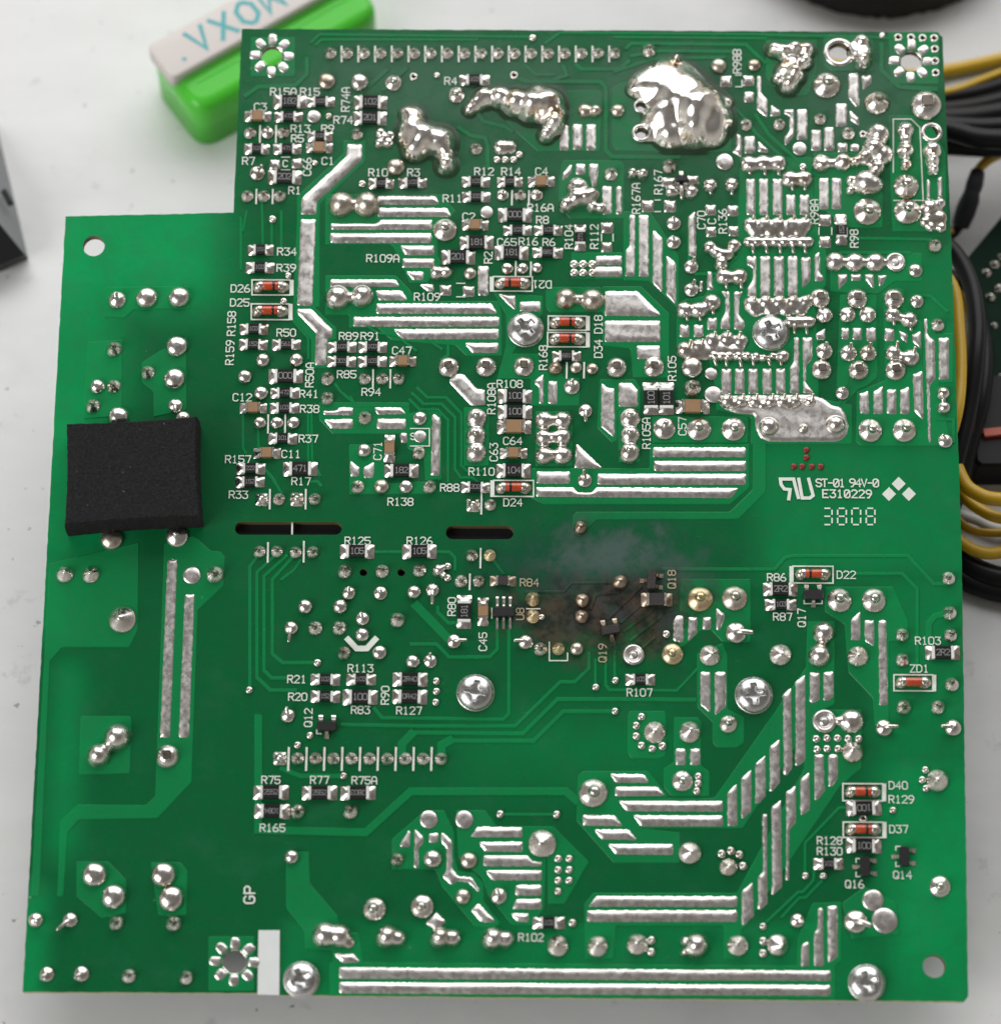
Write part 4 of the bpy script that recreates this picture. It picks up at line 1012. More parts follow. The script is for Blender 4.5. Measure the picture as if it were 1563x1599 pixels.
CH = '''r 453 160 50 0 182;r 501 160 42 0 103;c 403 182.5 40 0;r 451 183.5 42 0 473;r 578.7 161 51 0 102;r 578 185.6 51 0 201;r 500 214 38 0 102;c 499 231.7 40 0;r 401.6 233.7 40 0 103;r 449 233.7 41 0 471;r 445 277.7 50 0 202;
r 595.5 287.6 39 0 103;r 644.6 286.6 41 0 103;r 741 126 45 2 103;r 743 285 41 0 103;r 796 285 40 0 103;c 845 284.5 40 0;r 743.5 308.5 41 0 333;r 804 337 52 0 000;r 407.6 391.4 40 0 151;r 406.5 419 42 0 103;
r 397 515 41 0 103;r 396 539 43 0 152;r 447.5 539 42 0 561;r 534.5 543 43 0 103;r 582 543 43 0 103;r 533.5 565.5 43 0 303;r 581.6 565.5 43 0 103;c 629 565 41 0;r 446.5 588.4 50 0 000;r 445.5 614.6 43 0 472;r 444.4 638 43 0 103;c 396 638 42 0;
c 742 352.5 42 0;r 744.4 380 50 0 181;r 715.8 402.7 52 0 201;r 808 360.7 41 0 103;r 856 360.7 41 0 103;r 798.7 396 50 0 181;r 855 395.5 46 0 681;r 905.8 372 42 90 271;r 884.7 557 41 0 681;r 803.8 619.7 52 0 100;r 803.8 644.3 52 0 100;
r 1016 623 52 90 100;r 1040 623 52 90 101;c 1081 636 52 0;r 1313 361 46 90 152;r 442 685.6 42 0 101;c 417.4 708.5 42 0;r 392 732.7 42 0 222;r 391 753.6 42 0 152;r 469.4 733 52 0 471;r 558 862 53 0 105;r 655 862 53 0 105;
c 608.6 701 44 90;r 627 736 53 0 182;r 742.4 761.8 43 0 202;c 802.8 667.6 52 0;c 801.8 708.5 41 0;r 801.8 736 52 0 104;r 508.4 1061.8 43 0 102;r 564.3 1061.8 43 0 103;r 640.5 1061.8 54 0 2R40;r 640 1088.8 54 0 0R42;r 508.4 1088.4 42 0 152;
r 562.7 1089.4 51 0 100;r 725 956 54 90 181;c 754.6 955.8 45 90;r 999.4 1062 41 0 103;r 1218 921 54 0 2R2;r 1218.5 945 44 0 103;r 1471 1020 53 0 2R2;r 1348 1262.7 54 180 100;r 1347.8 1321.6 53 0 100;r 1293 1349.5 43 0 103;r 857 1441.7 46 0 101;
r 424 1238 54 0 2552;r 499.5 1238.8 54 0 2552;r 559.6 1238.8 54 180 2803;r 425.3 1267.5 54 180 1084'''
for q in CH.replace('\n', '').split(';'):
    f = q.split(); chip(f[0], float(f[1]), float(f[2]), float(f[3]), float(f[4]), f[5] if len(f) > 5 else '')
chip('r', 785.4, 908, 40, 0, '', True)['label'] = 'browned resistor'
chip('r', 1025, 937, 48, 0, '', True)['label'] = 'scorched black resistor'
# glass diodes: box x0 y0 x1 y1, band side, dark-ring position
def cylx(x0, x1, r, n=14):
    vs, fs = [], []
    prof = [(x0, r*.8), (x0+.05, r*.96), (x0+.12, r), (x1-.12, r), (x1-.05, r*.96), (x1, r*.8)]
    for x, rr in prof:
        for i in range(n): a = 2*math.pi*i/n; vs.append((x, rr*math.cos(a), rr*math.sin(a)))
    for k in range(5):
        for i in range(n): j = (i+1) % n; fs.append((k*n+j, k*n+i, (k+1)*n+i, (k+1)*n+j))
    fs.append(tuple(range(n))); fs.append(tuple(reversed(range(5*n, 6*n)))); return vs, fs
def diode(x0, y0, x1, y1, side, ring_=True):
    u, v = (x0+x1)/2, (y0+y1)/2; s = S(u, v)/.1; r = .72*s; p = B(u, v, .10+r)
    flip = side < 0
    gm = unit(('dg', round(s, 1)), lambda: mesh('g', *cylx(-1.22*s, 1.22*s, r*.93), True)); 
    o = link('diode', gm, 'glass_orange', board, (p.x, p.y, p.z), BOARD_ROT+(math.pi if flip else 0))
    for sg in (1, -1):
        cm = unit(('dc', round(s, 1)), lambda: mesh('end_cap', *cylx(1.15*s, 1.85*s, r), True)); link('end_cap', cm, 'solder', o, (0, 0, 0), 0 if sg > 0 else math.pi)
        fm = unit(('df', round(s, 1)), lambda: mesh('solder_fillet', *lathe([(.95*s, 0), (.8*s, .35), (.5*s, .75), (.2*s, .9)], 14, .06), True))
        link('solder_fillet', fm, 'dull', o, (sg*1.85*s, 0, -r))
    if ring_:
        rm = unit(('dr', round(s, 1)), lambda: mesh('band', *cylx(.22*s, .70*s, r*.97), True)); link('band', rm, 'glass_dark', o)
    silk([(x0, y0), (x1, y0+.3), (x1, y1+.3), (x0, y1), (x0, y0)], board, 2.2, name='printed_outline')
    bx = (x1+1.2, x1+5.2) if side > 0 else (x0-5.2, x0-1.2)
    silk([((bx[0]+bx[1])/2, y0+1.5), ((bx[0]+bx[1])/2, y1-.5)], board, 4.4, name='printed_bar')
    return o
for q in ((394, 437.5, 453.6, 461, 1), (393, 475, 452, 499.5, 1), (770, 432.4, 831, 455, -1), (856, 494, 915.4, 516, 1), (855, 519.5, 915.4, 542, 1), (771, 750.5, 833, 775.5, -1), (1237.4, 884.5, 1300, 910.7, -1),
          (1395, 1054, 1455.5, 1079, 1), (1315.4, 1224, 1377.4, 1250.6, 1), (1316, 1284, 1378, 1308, 1)):
    diode(*q, ring_=(q[1] != 1054))
# three-legged transistors and the six-legged chip
def leg(o, x, y, dx, dy, n=1, wd=.34, ln=.9, mat='solder'):
    vs, fs = [], []; px, py = -dy, dx
    prof = [(0, .55), (.22, .56), (.42, .34), (.55, .12), (ln, .08), (ln+.25, .0)]
    for d, z in prof:
        wv = wd*(1 if d < .5 else 1.35)
        for sg in (-1, 1): vs.append((x+dx*d+px*sg*wv/2, y+dy*d+py*sg*wv/2, z))
    vs += [(a, b_, max(c-.14, 0)) for a, b_, c in vs]
    m = len(prof)
    for i in range(m-1):
        a = 2*i; fs.append((a, a+1, a+3, a+2)); q = 2*m+a; fs.append((q, q+2, q+3, q+1)); fs.append((a, a+2, q+2, q)); fs.append((a+1, q+1, q+3, a+3))
    return obj('leg', vs, fs, mat, o, False)
def sot(u, v, rot, burnt=False, s=1.0):
    p = B(u, v, .10); vs, fs = cbox(-1.5*s, -.75*s, .1, 1.5*s, .75*s, 1.0, .16)
    o = obj('transistor', vs, fs, 'ceramic_burnt' if burnt else 'epoxy', board, loc=(p.x, p.y, p.z), rz=math.radians(rot)+BOARD_ROT)
    mt = 'scorched' if burnt else 'solder'
    for x in (-.98, .98): leg(o, x*s, .7*s, 0, 1, mat=mt, wd=.5)
    leg(o, 0, -.7*s, 0, -1, mat='dull' if not burnt else mt, wd=.5); return o
sot(511, 1135.5, 0); sot(1269, 930.8, 0); sot(1349.5, 1354.4, -90); sot(1410.5, 1338.6, -90); sot(1063.4, 282, 180, s=.62)
sot(953, 985, 10, True, .95)['label'] = 'charred transistor'; sot(1016.8, 908, -92, True, .95)['label'] = 'scorched transistor'
p = B(786.5, 957.4, .10); vs, fs = cbox(-1.55, -.78, .1, 1.55, .78, 1.05, .14); o = obj('integrated_circuit', vs, fs, 'epoxy', board, loc=(p.x, p.y, p.z), rz=BOARD_ROT)
for x in (-1, 0, 1):
    leg(o, x, .74, 0, 1, ln=1.6, wd=.3); leg(o, x, -.74, 0, -1, ln=1.6, wd=.3)
# ------------------------------------------------------------------ cross-head screws
def screw(u, v, r, turn):
    R = r*S(u, v); n = 96; g = np.linspace(-1.03, 1.03, n); X, Y = np.meshgrid(g, g); d = np.sqrt(X**2+Y**2)
    z = .62*np.power(np.clip(1-(d*.96)**2.4, 0, 1), .5)-.06; z = np.where(d > 1.0, -.1, z); z = np.where(d > .94, np.minimum(z, .2), z)
    c, s_ = math.cos(turn), math.sin(turn); A, Bq = X*c+Y*s_, -X*s_+Y*c
    a1 = np.maximum(np.abs(A)-.60, np.abs(Bq)-.17); a2 = np.maximum(np.abs(Bq)-.60, np.abs(A)-.17); a3 = (np.abs(A)+np.abs(Bq))-.46
    cross = np.minimum(np.minimum(a1, a2), a3)
    depth = np.clip(-cross/.045, 0, 1); fl = .02+.26*np.clip(d/.6, 0, 1)**2
    z = z*(1-depth)+depth*np.minimum(fl, z)
    vs = [(X[j, i]*R, Y[j, i]*R, z[j, i]*R) for j in range(n) for i in range(n)]; fs = []
    for j in range(n-1):
        for i in range(n-1):
            if min(d[j, i], d[j+1, i], d[j, i+1], d[j+1, i+1]) < 1.0: q = j*n+i; fs.append((q, q+1, q+n+1, q+n))
    p = B(u, v, .12); o = obj('screw', vs, fs, 'steel', board, True, loc=(p.x, p.y, p.z))
    q = ring(u, v, r*.8, r*1.06, .12, 'tin', 'screw_pad')
for u, v, r, t_ in ((820.6, 515, 26.5, .12), (1203, 520.4, 27, .45), (742.5, 1081.7, 28, .78), (1176.5, 1085.8, 28, .1), (471, 1530, 27.5, .5), (1352.6, 1535, 28, .35)):
    screw(u, v, r, t_+(.6 if u in (820.6, 742.5) else 0))
# ------------------------------------------------------------------ foam pad
FO = [(104, 661), (308, 649.5), (312, 806), (101, 820)]
top = [TB(u, v, 6.0) for u, v in FO]
base_ = [Vector((q.x, q.y)) for q in top]; cen = sum(base_, Vector((0, 0)))/4
vs, fs = [], []; edge = []
for i in range(4):
    a, b_ = base_[i], base_[(i+1) % 4]
    for k in range(26):
        q = a+(b_-a)*(k/26); nn = Vector(((b_-a).y, -(b_-a).x)).normalized(); edge.append(q+nn*(.02*math.sin(k*1.9+i)+random.uniform(-.025, .025)+.25*math.sin(math.pi*k/26)))
n = len(edge)
for k_, z in ((1.012, .05), (1.015, 2.5), (1.004, 5.2), (.992, 5.85), (.972, 6.0)):
    vs += [(cen.x+(q.x-cen.x)*k_, cen.y+(q.y-cen.y)*k_, HB+z) for q in edge]
for k in range(4): fs += [(k*n+i, k*n+(i+1) % n, (k+1)*n+(i+1) % n, (k+1)*n+i) for i in range(n)]
fs.append(tuple(range(4*n, 5*n)))
if area2(edge) < 0: fs = [tuple(reversed(f)) for f in fs]
o = obj('foam_pad', vs, fs, 'foam', board); o['label'] = 'thick black foam rubber pad'
# ------------------------------------------------------------------ lettering on the board
LAB = '''R15A 443 144;R15 484.5 144;C3 407 167.6;R13 469.5 201.6;R9 512 201.6;R5 465 217;C1 512.5 252;R7 388.7 252;R1 460.7 298;R74 536.5 188;R10 590.8 270;R3 646 270;R4 704 127;R12 756 268.5;R14 798 268.5;C4 845.7 268.5;R11 706.7 310.5;
R16A 843.7 325;R8 847 344;C2 732 339;R34 448.5 393.5;R39 447.5 419;D26 376 451;D25 375 473;R50 447.5 520;R89 544.8 525.5;R91 578.5 525.5;C47 627.7 548;R85 541.7 585;R94 580 612.6;R41 483 615.6;R38 484 639;C12 379 621;R109A 598 404;R109 667 464;
C65 791.5 378.7;R16 825 377.7;R6 857 378.7;R108 796 600;R37 482 685.6;C11 455 709.5;R157 372.4 717.7;R33 373 773;R17 470.6 752;R125 558.7 845;R126 655.5 845;R138 625.6 784;R88 702.4 762;C64 800.7 689;R110 752 736.8;D24 801 785;
R84 826.7 910;R113 563.3 1044;R21 464 1061;R20 465.4 1088.4;R83 563.3 1109;R127 639 1110;R107 998.4 1081.7;R86 1212 902;R87 1221.5 963.5;D22 1320.7 898;R103 1448 1001;ZD1 1434.6 1044.4;D40 1401.7 1226.7;R129 1406.6 1248.6;D37 1402.5 1295;
R128 1294.8 1313;R130 1294.8 1329.6;Q16 1333.7 1381;Q14 1408.5 1366.5;R102 829 1464;R75 423.5 1218.3;R77 499.5 1218.3;R75A 569.3 1218.9;R165 426 1293'''
for q in LAB.replace('\n', '').split(';'):
    f = q.split(); label(f[0], float(f[1]), float(f[2]), board, mat='silk_dirty' if f[0] == 'R84' else 'silk')
VL = '''R74A 540 156;C66 480 261;R98B 1150.4 96.5;R167A 993 310.5;R167 1027.6 285;C70 1094.6 344;C 1111 346;R136 1128 346;R98A 1271 331;R98 1333 373;R158 362 505.7;R159 359.5 551;R50A 484 586;R2 762.4 402.7;R104 888 370;R112 927.7 370;D18 934 507;D34 934 545;
R168 848 559;R108A 767.4 622.8;R105 1049 575.7;R105A 1009 677;C57 1065 666;C71 590 704.4;C63 771 706.5;R90 601.6 1086;Q12 481.8 1121;R80 705.5 947.6;C45 754 1002.4;U8 812 959;Q19 940.5 1020;Q18 1048.5 905;Q17 1251 965'''
for q in VL.replace('\n', '').split(';'):
    f = q.split(); label(f[0], float(f[1]), float(f[2]), board, rot=90, mat='silk_dirty' if f[0] in ('Q19', 'Q18', 'U8') else 'silk')
label('D21', 846, 444.7, board, rot=180); label('C', 446, 256, board, h=10); label('S', 645, 682, board, h=10)
label('GP', 390, 1397.5, board, h=16, rot=90, sw=2.6, adv=5.8)
label('ST-o1', 1296, 754.6, board, h=12, sw=2.1, adv=4.45); label('94V-o', 1348.5, 754.6, board, h=12, sw=2.1, adv=4.45); label('E31o229', 1322, 771.6, board, h=12, sw=2.2, adv=5.5)
# date code in dashes
SEG = {'3': 'abgcd', '8': 'abcdefg', '0': 'abcdef'}
for i, chx in enumerate('3808'):
    x0 = 1285+22.3*i; x1 = x0+12.5; y0, ym, y1 = 794, 806.5, 819.5
    gs = {'a': (x0+2.5, y0, x1-2.5, y0), 'g': (x0+2.5, ym, x1-2.5, ym), 'd': (x0+2.5, y1, x1-2.5, y1), 'f': (x0, y0+3, x0, ym-3), 'b': (x1+1, y0+3, x1+1, ym-3), 'e': (x0, ym+3, x0, y1-3), 'c': (x1+1, ym+3, x1+1, y1-3)}
    vs, fs = [], []; s_ = 0
    for g_ in SEG[chx]:
        a = gs[g_]; ribbon_geo([B(a[0], a[1]).to_2d(), B(a[2], a[3]).to_2d()], .24, vs, fs, [HB+.115+s_]*2)
    obj('printed_digit', vs, fs, 'silk', board)
for u, v in ((1402.6, 755.6), (1387.5, 771.6), (1418.6, 771.6)):
    flat_poly('printed_diamond', [(u, v-11), (u+11, v), (u, v+11), (u-11, v)], 'silk', board, .1, .5, .01)
silk([(1231, 780), (1233, 765), (1224, 764), (1219, 757), (1218, 748.5), (1238.5, 748.5), (1246, 778)], board, 5.2, name='printed_logo')
silk([(1246.5, 748), (1252, 778), (1264, 778), (1269, 774), (1262, 748)], board, 5.2, z=.125, name='printed_logo')
flat_poly('printed_block', [(404, 1452.5), (437.3, 1452.5), (436.5, 1554), (402.5, 1553)], 'silk_block', board, .1, .5, .01)
silk([(543, 998), (557, 1013), (573, 1013), (587, 998)], board, 9, name='printed_mark')
for u, v, n_ in ((406.7, 210, 13), (431.7, 210, 13), (401, 307.5, 11), (426.5, 307.5, 11), (799.6, 309.5, 11), (826, 309.5, 11), (583, 592, 14), (610, 592, 14), (805.4, 420, 11), (829, 421, 11), (885, 578.8, 12), (912, 578.8, 12), (419.4, 662.5, 14), (446, 662.5, 14),
                 (422, 780, 15), (478, 780, 15), (419, 863, 15), (475, 862, 16), (752, 787, 16), (750.6, 872, 15), (733.8, 909, 12)):
    silk([(u, v-n_), (u-.5, v+n_)], board, 2.8)
for q in ('1394 270 1394 186.6 1422 186.6 1435.5 200 1440.6 313.6 1394.6 313.6', '641 669.6 670.7 669.6 670.7 697 641 697', '857.6 1003 857.6 1032 886 1032 886 1020', '440 246 453 246', '440 266 453 266', '440 270 453 270', '713 443 726 443', '713 464 726 464',
          '939 366 939 377', '957 366 957 377', '1148 118 1157 118', '1148 136 1158 136 1158 126', '1022 313 1031 313', '1022 331 1031 331', '1278 356 1278 367', '1298 356 1298 367', '1322 356 1322 370', '1255 930 1255 943 1283 943 1283 935', '495 1140 495 1146 502 1146',
          '1344 1341 1336 1341 1336 1347', '1336 1362 1336 1369 1342 1369', '1406 1322 1398 1322 1398 1328', '1398 1346 1398 1353 1404 1353', '768 950 768 966', '822 951 843 951', '456 816 456 833'):
    v = [float(x) for x in q.split()]
    if q.startswith('456 816'): continue
    silk(list(zip(v[0::2], v[1::2])), board, 1.8, name='printed_outline')
a, b_ = B(456.5, 815), B(456.5, 835)
vs, fs = cbox(-.13, b_.y-a.y-.1, -1.2, .13, .1, -.25, .03); obj('slot_divider', vs, fs, 'silk', board, loc=(a.x, a.y, 0))
# ------------------------------------------------------------------ what the board stands on (its tall parts, underneath)
def drop(y, hy):                # how far below the board the table is, at a part reaching from y-hy
    return -(ZC+(y-hy)*math.sin(PHI))/math.cos(PHI)
def under(name, u, v, wx, wy, mat, part=1.0):
    q = B(u, v); zb = -TH+(drop(q.y, wy/2)+TH)*part; vs, fs = cbox(-wx/2, -wy/2, zb, wx/2, wy/2, -TH, .3); return obj(name, vs, fs, mat, board, loc=(q.x, q.y, 0))
under('heat_sink', 620, 420, 4, 30, 'alu'); under('heat_sink', 1080, 520, 4, 40, 'alu')
under('transformer', 450, 826, 30, 22, 'black_plastic', .75); under('transformer', 760, 832, 34, 24, 'black_plastic', .8)
under('heat_sink', 800, 1330, 50, 4, 'alu')
for u, v in ((230, 1200), (1180, 1250), (1350, 560)):
    q = B(u, v); vs, fs = lathe([(7.5, drop(q.y, 8.5)*.8), (8.5, drop(q.y, 8.5)*.76), (8.5, -TH)], 24); obj('electrolytic_can', vs, fs, 'black_plastic', board, True, loc=(q.x, q.y, 0))
# ------------------------------------------------------------------ things on the table round the board
# green case with a grey plate, lettering upside down to us
cz = 12.0
A_ = T(227, 70, 14); D_ = (T(350, 2, 14)-A_).normalized(); ang = math.atan2(D_.y, D_.x)
case = thing('plastic_case', 'translucent green plastic case with a grey plate lettered MOXA in teal', 'case', (A_.x, A_.y, 0)); case.rotation_euler = (0, 0, ang)
# local axes: x along the case, y towards the far side; grey plate in y -8.6..0, green in y -18..0.6
def rbox(x0, y0, z0, x1, y1, z1, r, seg=4):
    q = rounded([Vector(a) for a in ((x0, y0), (x1, y0), (x1, y1), (x0, y1))], r, seg)
    if area2(q) < 0: q.reverse()
    n = len(q); vs, fs = [], []; R = min(r, (z1-z0)*.3)
    for k in range(5):
        a = k/4*math.pi/2; i_ = inset(q, R*.6*(1-math.cos(a))) if k else q
        vs += [(w_.x, w_.y, z1-R*.6*(1-math.sin(a))) for w_ in i_]
    vs = [(w_.x, w_.y, z0) for w_ in q]+vs
    for k in range(5): fs += [(k*n+i, k*n+(i+1) % n, (k+1)*n+(i+1) % n, (k+1)*n+i) for i in range(n)]
    fs.append(tuple(range(5*n, 6*n))); fs.append(tuple(reversed(range(n)))); return vs, fs
vs, fs = rbox(.4, -15.6, 0, 38.5, .7, 11.8, 4.2, 6); o = obj('case_body', vs, fs, 'green_plastic', case, True)
vs, fs = rbox(0, -8.6, 11.0, 39.5, -.2, 14, 1.4); o = obj('grey_plate', vs, fs, 'grey_plate', case, True)
vs, fs = text_geo('MOXL', 4.7, .78, 6.2); c = obj('lettering', vs, fs, 'teal_ink', o, loc=(15.6, -4.3, 14.05), rz=math.pi)
c = obj('registered_mark', *lathe([(.42, 0), (.3, .03)], 10), 'teal_ink', o, loc=(4.0, -6.3, 14.02))
for y0, y1 in ((-10.6, -10.2), ):
    vs, fs = cbox(4, y0, 10.6, 36, y1, 12.0, .1); obj('ridge', vs, fs, 'green_plastic', case)
# black wedge with a grey slope at the left
bw = [T(45, 404, 0), T(-6, 190, 0), T(-160, 190, 0), T(-160, 425, 0), T(0, 425, 0)]
tw = [T(40, 398, 4.5), T(-20, 325, 9), T(-160, 325, 9), T(-160, 415, 8), T(0, 414, 5)]
wd = thing('gadget', 'black wedge-shaped gadget with a grey sloping side, on bare white tabletop', 'gadget', (bw[4].x, bw[4].y, 0)); off = Vector((bw[4].x, bw[4].y, 0))
V_ = [tuple(q-off) for q in bw+tw]
obj('body', V_, [(5, 6, 7, 8, 9), (2, 3, 8, 7), (3, 4, 9, 8), (4, 0, 5, 9)], 'black_plastic', wd)
V2 = [tuple(q-off) for q in (bw[0], bw[1], bw[2], tw[0], tw[1], tw[2])]
so = obj('sloping_side', V2, [(0, 1, 4, 3), (1, 2, 5, 4)], 'grey_plastic', wd)
a = T(12, 308, 5.2)-off; vs, fs = cbox(-.5, -1.6, -.4, .5, 1.6, .35, .15); obj('button', vs, fs, 'black_plastic', so, loc=tuple(a), rz=.5)
# roll of black cloth tape
p = T(1366, -160, 0); R1 = (T(1366, 36, 0)-p).length*.97
tp = thing('tape_roll', 'roll of fuzzy black cloth tape with a pale core, lying flat', 'tape roll', (p.x, p.y, 0))
vs, fs = [], []; n = 160
prof = [(R1-6.5, 0), (R1-.3, 0), (R1, .6), (R1+.2, 3.5), (R1, 6.2), (R1-.4, 6.7), (R1-6, 6.8), (R1-6.5, 6.3)]
for k, (r, z) in enumerate(prof):
    for i in range(n):
        a = 2*math.pi*i/n; rr = r+(random.uniform(-.35, .35) if r > R1-1 else 0); vs.append((rr*math.cos(a), rr*math.sin(a), z+(random.uniform(-.15, .15) if 0 < k < 7 else 0)))
m_ = len(prof)
for k in range(m_):
    for i in range(n): j = (i+1) % n; k2 = (k+1) % m_; fs.append((k*n+i, k*n+j, k2*n+j, k2*n+i))
obj('tape', vs, fs, 'fuzzy_black', tp, True)
vs, fs = [], []
prof = [(R1-8.2, 0), (R1-6.6, 0), (R1-6.6, 6), (R1-8.2, 6)]
for r, z in prof:
    for i in range(n): a = 2*math.pi*i/n; vs.append((r*math.cos(a), r*math.sin(a), z))
for k in range(4):
    for i in range(n): j = (i+1) % n; k2 = (k+1) % 4; fs.append((k*n+i, k*n+j, k2*n+j, k2*n+i))
obj('core', vs, fs, 'core_teal', tp, True)
# wires
def wire(name, pts, r, mat, lab, cat='wire', group=None):
    P3 = [T(u, v, z) for u, v, z in pts]; o0 = P3[0]; vs, fs = tube([tuple(q) for q in P3], r, 12, 8)
    return tag(obj(name, vs, fs, mat, None, True), lab, cat, group)
wire('yellow_wire', [(1275, 98, 3), (1340, 108, 2.6), (1420, 118, 2), (1475, 111, 1.2), (1563, 92, 1.2), (1680, 60, 1.2)], 1.15, 'wire_yellow', 'topmost yellow wire running out past the flower-shaped corner pad')
wire('yellow_wire', [(1400, 150, 6), (1480, 143, 5), (1540, 122, 4.6), (1600, 98, 4), (1690, 60, 3)], .7, 'wire_yellow', 'thin yellow wire lying along the upper edge of the black cable bundle')
wire('green_wire', [(1420, 152, 4), (1500, 138, 4), (1563, 117, 4), (1680, 70, 4)], .55, 'wire_green', 'thin green wire tucked between yellow wire and black cables')
BC = 'black cables of the bundle'
for lb, z, r, pts in (('uppermost black cable of the bundle beside the green wire', 4, 1.35, ((1330, 168), (1478, 152), (1563, 133), (1700, 85))),
                      ('second black cable of the bundle, below the uppermost one', 8, 1.5, ((1330, 180), (1478, 172), (1563, 157), (1700, 118))),
                      ('thick black cable in the middle of the bundle', 13, 1.9, ((1330, 184), (1478, 186), (1563, 177), (1700, 150))),
                      ('black cable just under the thick middle one of the bundle', 17, 1.6, ((1330, 178), (1478, 196), (1563, 198), (1700, 185))),
                      ('lowest black cable of the bundle, sagging towards the sleeved yellow wire', 20, 1.7, ((1330, 170), (1478, 203), (1530, 216), (1600, 216), (1700, 205))),
                      ('black cable lying on the table under the lowest bundle cable', 12, 1.8, ((1330, 215), (1478, 226), (1563, 229), (1700, 222)))):
    wire('black_cable', [(u, v, z) for u, v in pts], r, 'wire_black', lb, 'cable', BC)
sl = thing('sleeved_wire', 'yellow wire ending in a grey heat-shrink sleeve', 'wire', tuple(T(1500, 350, 0)))
offs = T(1500, 350, 0)
P3 = [T(u, v, z)-offs for u, v, z in ((1521, 275, 8.5), (1535, 256, 9), (1563, 240, 9), (1640, 215, 8))]
vs, fs = tube([tuple(q) for q in P3], .85, 12, 8); obj('insulation', vs, fs, 'wire_yellow', sl, True)
P3 = [T(u, v, z)-offs for u, v, z in ((1526, 268, 8.6), (1521, 288, 8.4), (1517, 300, 8), (1514, 312, 7.4), (1507, 330, 6), (1499, 352, 4))]
vs, fs = tube([tuple(q) for q in P3], [1.2, 1.5, 1.35, 1.65, 1.75, 1.5], 14, 6); so = obj('heat_shrink_sleeve', vs, fs, 'sleeve', sl, True)
P3 = [T(u, v, z)-offs for u, v, z in ((1497, 353, 4), (1489, 362, 2.4), (1478, 370, 2))]
vs, fs = tube([tuple(q) for q in P3], [.9, 1.0, .9], 12, 5); obj('cable_end', vs, fs, 'wire_black', sl, True)
a = T(1486, 361, 3.4)-offs; vs, fs = lathe([(.45, -.3), (.45, .2), (.3, .4), (.1, .45)], 10); obj('copper_strands', vs, fs, 'copper_wire', sl, True, loc=tuple(a))
LC = 'looped cables beside the board'
wire('black_cable', [(1440, 355, 14), (1487, 392, 14), (1514, 440, 15), (1525, 500, 16), (1523, 560, 16), (1512, 640, 14), (1492, 720, 12), (1470, 790, 9), (1430, 850, 6)], 1.5, 'wire_black', 'black cable looping close along the board edge over the yellow ones', 'cable', LC)
wire('black_cable', [(1460, 420, 8), (1512, 460, 9), (1536, 540, 10), (1532, 620, 10), (1514, 690, 8), (1494, 770, 6), (1460, 850, 5)], 1.5, 'wire_black', 'black cable looping beside the dark second board', 'cable', LC)
wire('yellow_wire', [(1440, 400, 20), (1486, 445, 20), (1497, 520, 20), (1499, 590, 20), (1492, 650, 20), (1470, 720, 17)], 1.0, 'wire_yellow', 'yellow wire curving down right beside the board edge')
wire('yellow_wire', [(1478, 430, 12), (1500, 462, 12), (1512, 490, 12), (1516, 520, 11), (1512, 560, 8)], .6, 'wire_yellow', 'short yellow wire glimpsed between board edge and black loop')
for i, (pts, r, lb) in enumerate(((((1480, 690, 12), (1500, 745, 12), (1520, 768, 12), (1563, 780, 12), (1660, 770, 11)), 1.15, 'upper yellow loop wire swinging out below the second board'),
                                  (((1480, 720, 8), (1502, 770, 8), (1530, 796, 8), (1570, 810, 8), (1660, 812, 7)), .95, 'yellow loop wire just under the upper yellow loop'),
                                  (((1480, 790, 5), (1506, 822, 5), (1540, 832, 5), (1600, 828, 5), (1680, 810, 5)), .7, 'thin dull yellow wire between the yellow loops'),
                                  (((1470, 815, 6), (1505, 850, 6), (1540, 864, 6), (1580, 858, 6), (1680, 835, 6)), 1.0, 'lowest yellow loop wire above the thick black cable'))):
    wire('yellow_wire', pts, r, 'wire_yellow', lb)
wire('black_cable', [(1470, 840, 3), (1500, 872, 3), (1535, 895, 3), (1590, 905, 3), (1690, 890, 3)], 1.9, 'wire_black', 'thick black cable below the lowest yellow loop', 'cable', LC)
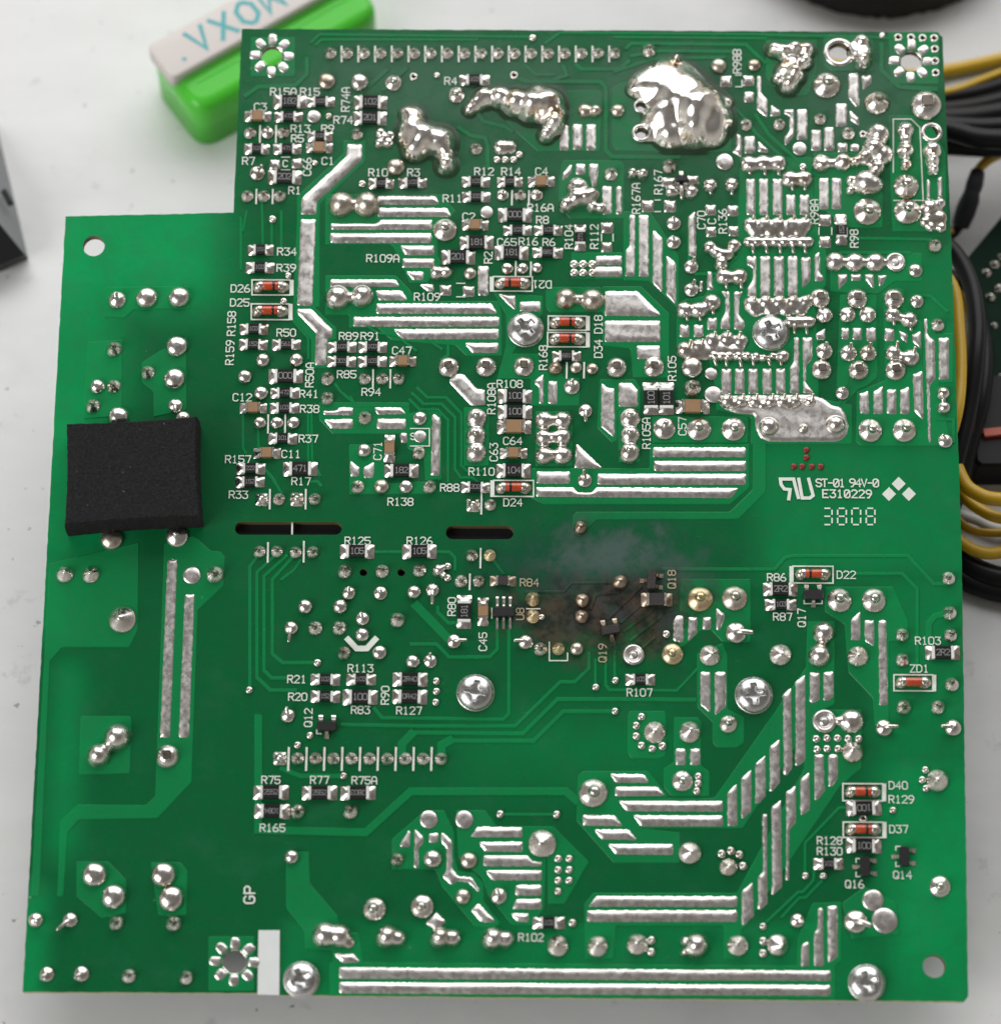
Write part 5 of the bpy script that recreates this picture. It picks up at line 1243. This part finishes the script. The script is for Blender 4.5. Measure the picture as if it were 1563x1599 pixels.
wire('black_cable', [(1460, 860, 1.7), (1495, 897, 1.7), (1530, 916, 1.7), (1590, 928, 1.7), (1690, 920, 1.7)], 1.7, 'wire_black', 'lowest black cable, resting on the bare white table', 'cable', LC)
wire('grey_wire', [(1440, 780, 2), (1490, 800, 2), (1525, 812, 2), (1560, 826, 2), (1640, 830, 2)], .9, 'cord_grey', 'grey wire glimpsed between the yellow loops')
# second, darker circuit board
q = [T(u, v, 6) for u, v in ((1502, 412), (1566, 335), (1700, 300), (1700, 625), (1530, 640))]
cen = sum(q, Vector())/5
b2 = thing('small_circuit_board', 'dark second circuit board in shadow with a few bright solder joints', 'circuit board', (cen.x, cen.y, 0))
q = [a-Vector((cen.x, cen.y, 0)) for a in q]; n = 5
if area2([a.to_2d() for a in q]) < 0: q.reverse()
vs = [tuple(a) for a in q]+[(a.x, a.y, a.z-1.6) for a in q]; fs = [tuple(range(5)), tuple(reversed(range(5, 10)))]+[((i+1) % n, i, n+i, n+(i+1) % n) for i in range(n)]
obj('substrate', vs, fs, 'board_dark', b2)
for u, v, r in ((1540, 426, 8), (1553, 413, 8), (1564, 401, 7), (1559, 450, 8), (1546, 464, 8), (1552, 508, 6), (1563, 587, 5)):
    a = T(u, v, 6)-Vector((cen.x, cen.y, 0)); R = r*.11; vs, fs = lathe([(R, -.1), (.95*R, .2*R), (.6*R, .6*R), (.3*R, .9*R), (.1*R, 1.0*R)], 14, .08); obj('solder_joint', vs, fs, 'solder', b2, True, loc=tuple(a))
vs, fs = cbox(-6, -6, 0, 6, 6, 4.4, .4); obj('support_block', vs, fs, 'black_plastic', b2, loc=(1, 0, 0))
p = T(1580, 690, 0); pl = thing('connector', 'black plug housing with an orange-red latch, lying inside the cable loop', 'connector', tuple(p))
vs, fs = cbox(-7.5, -8, 0, 9, 9, 7, .6); o = obj('housing', vs, fs, 'black_plastic', pl)
a = T(1549, 676, 7.3)-p; vs, fs = cbox(-1.6, -.8, -.6, 2.2, .8, .5, .2); obj('latch', vs, fs, 'orange_plug', pl, loc=tuple(a), rz=.12)
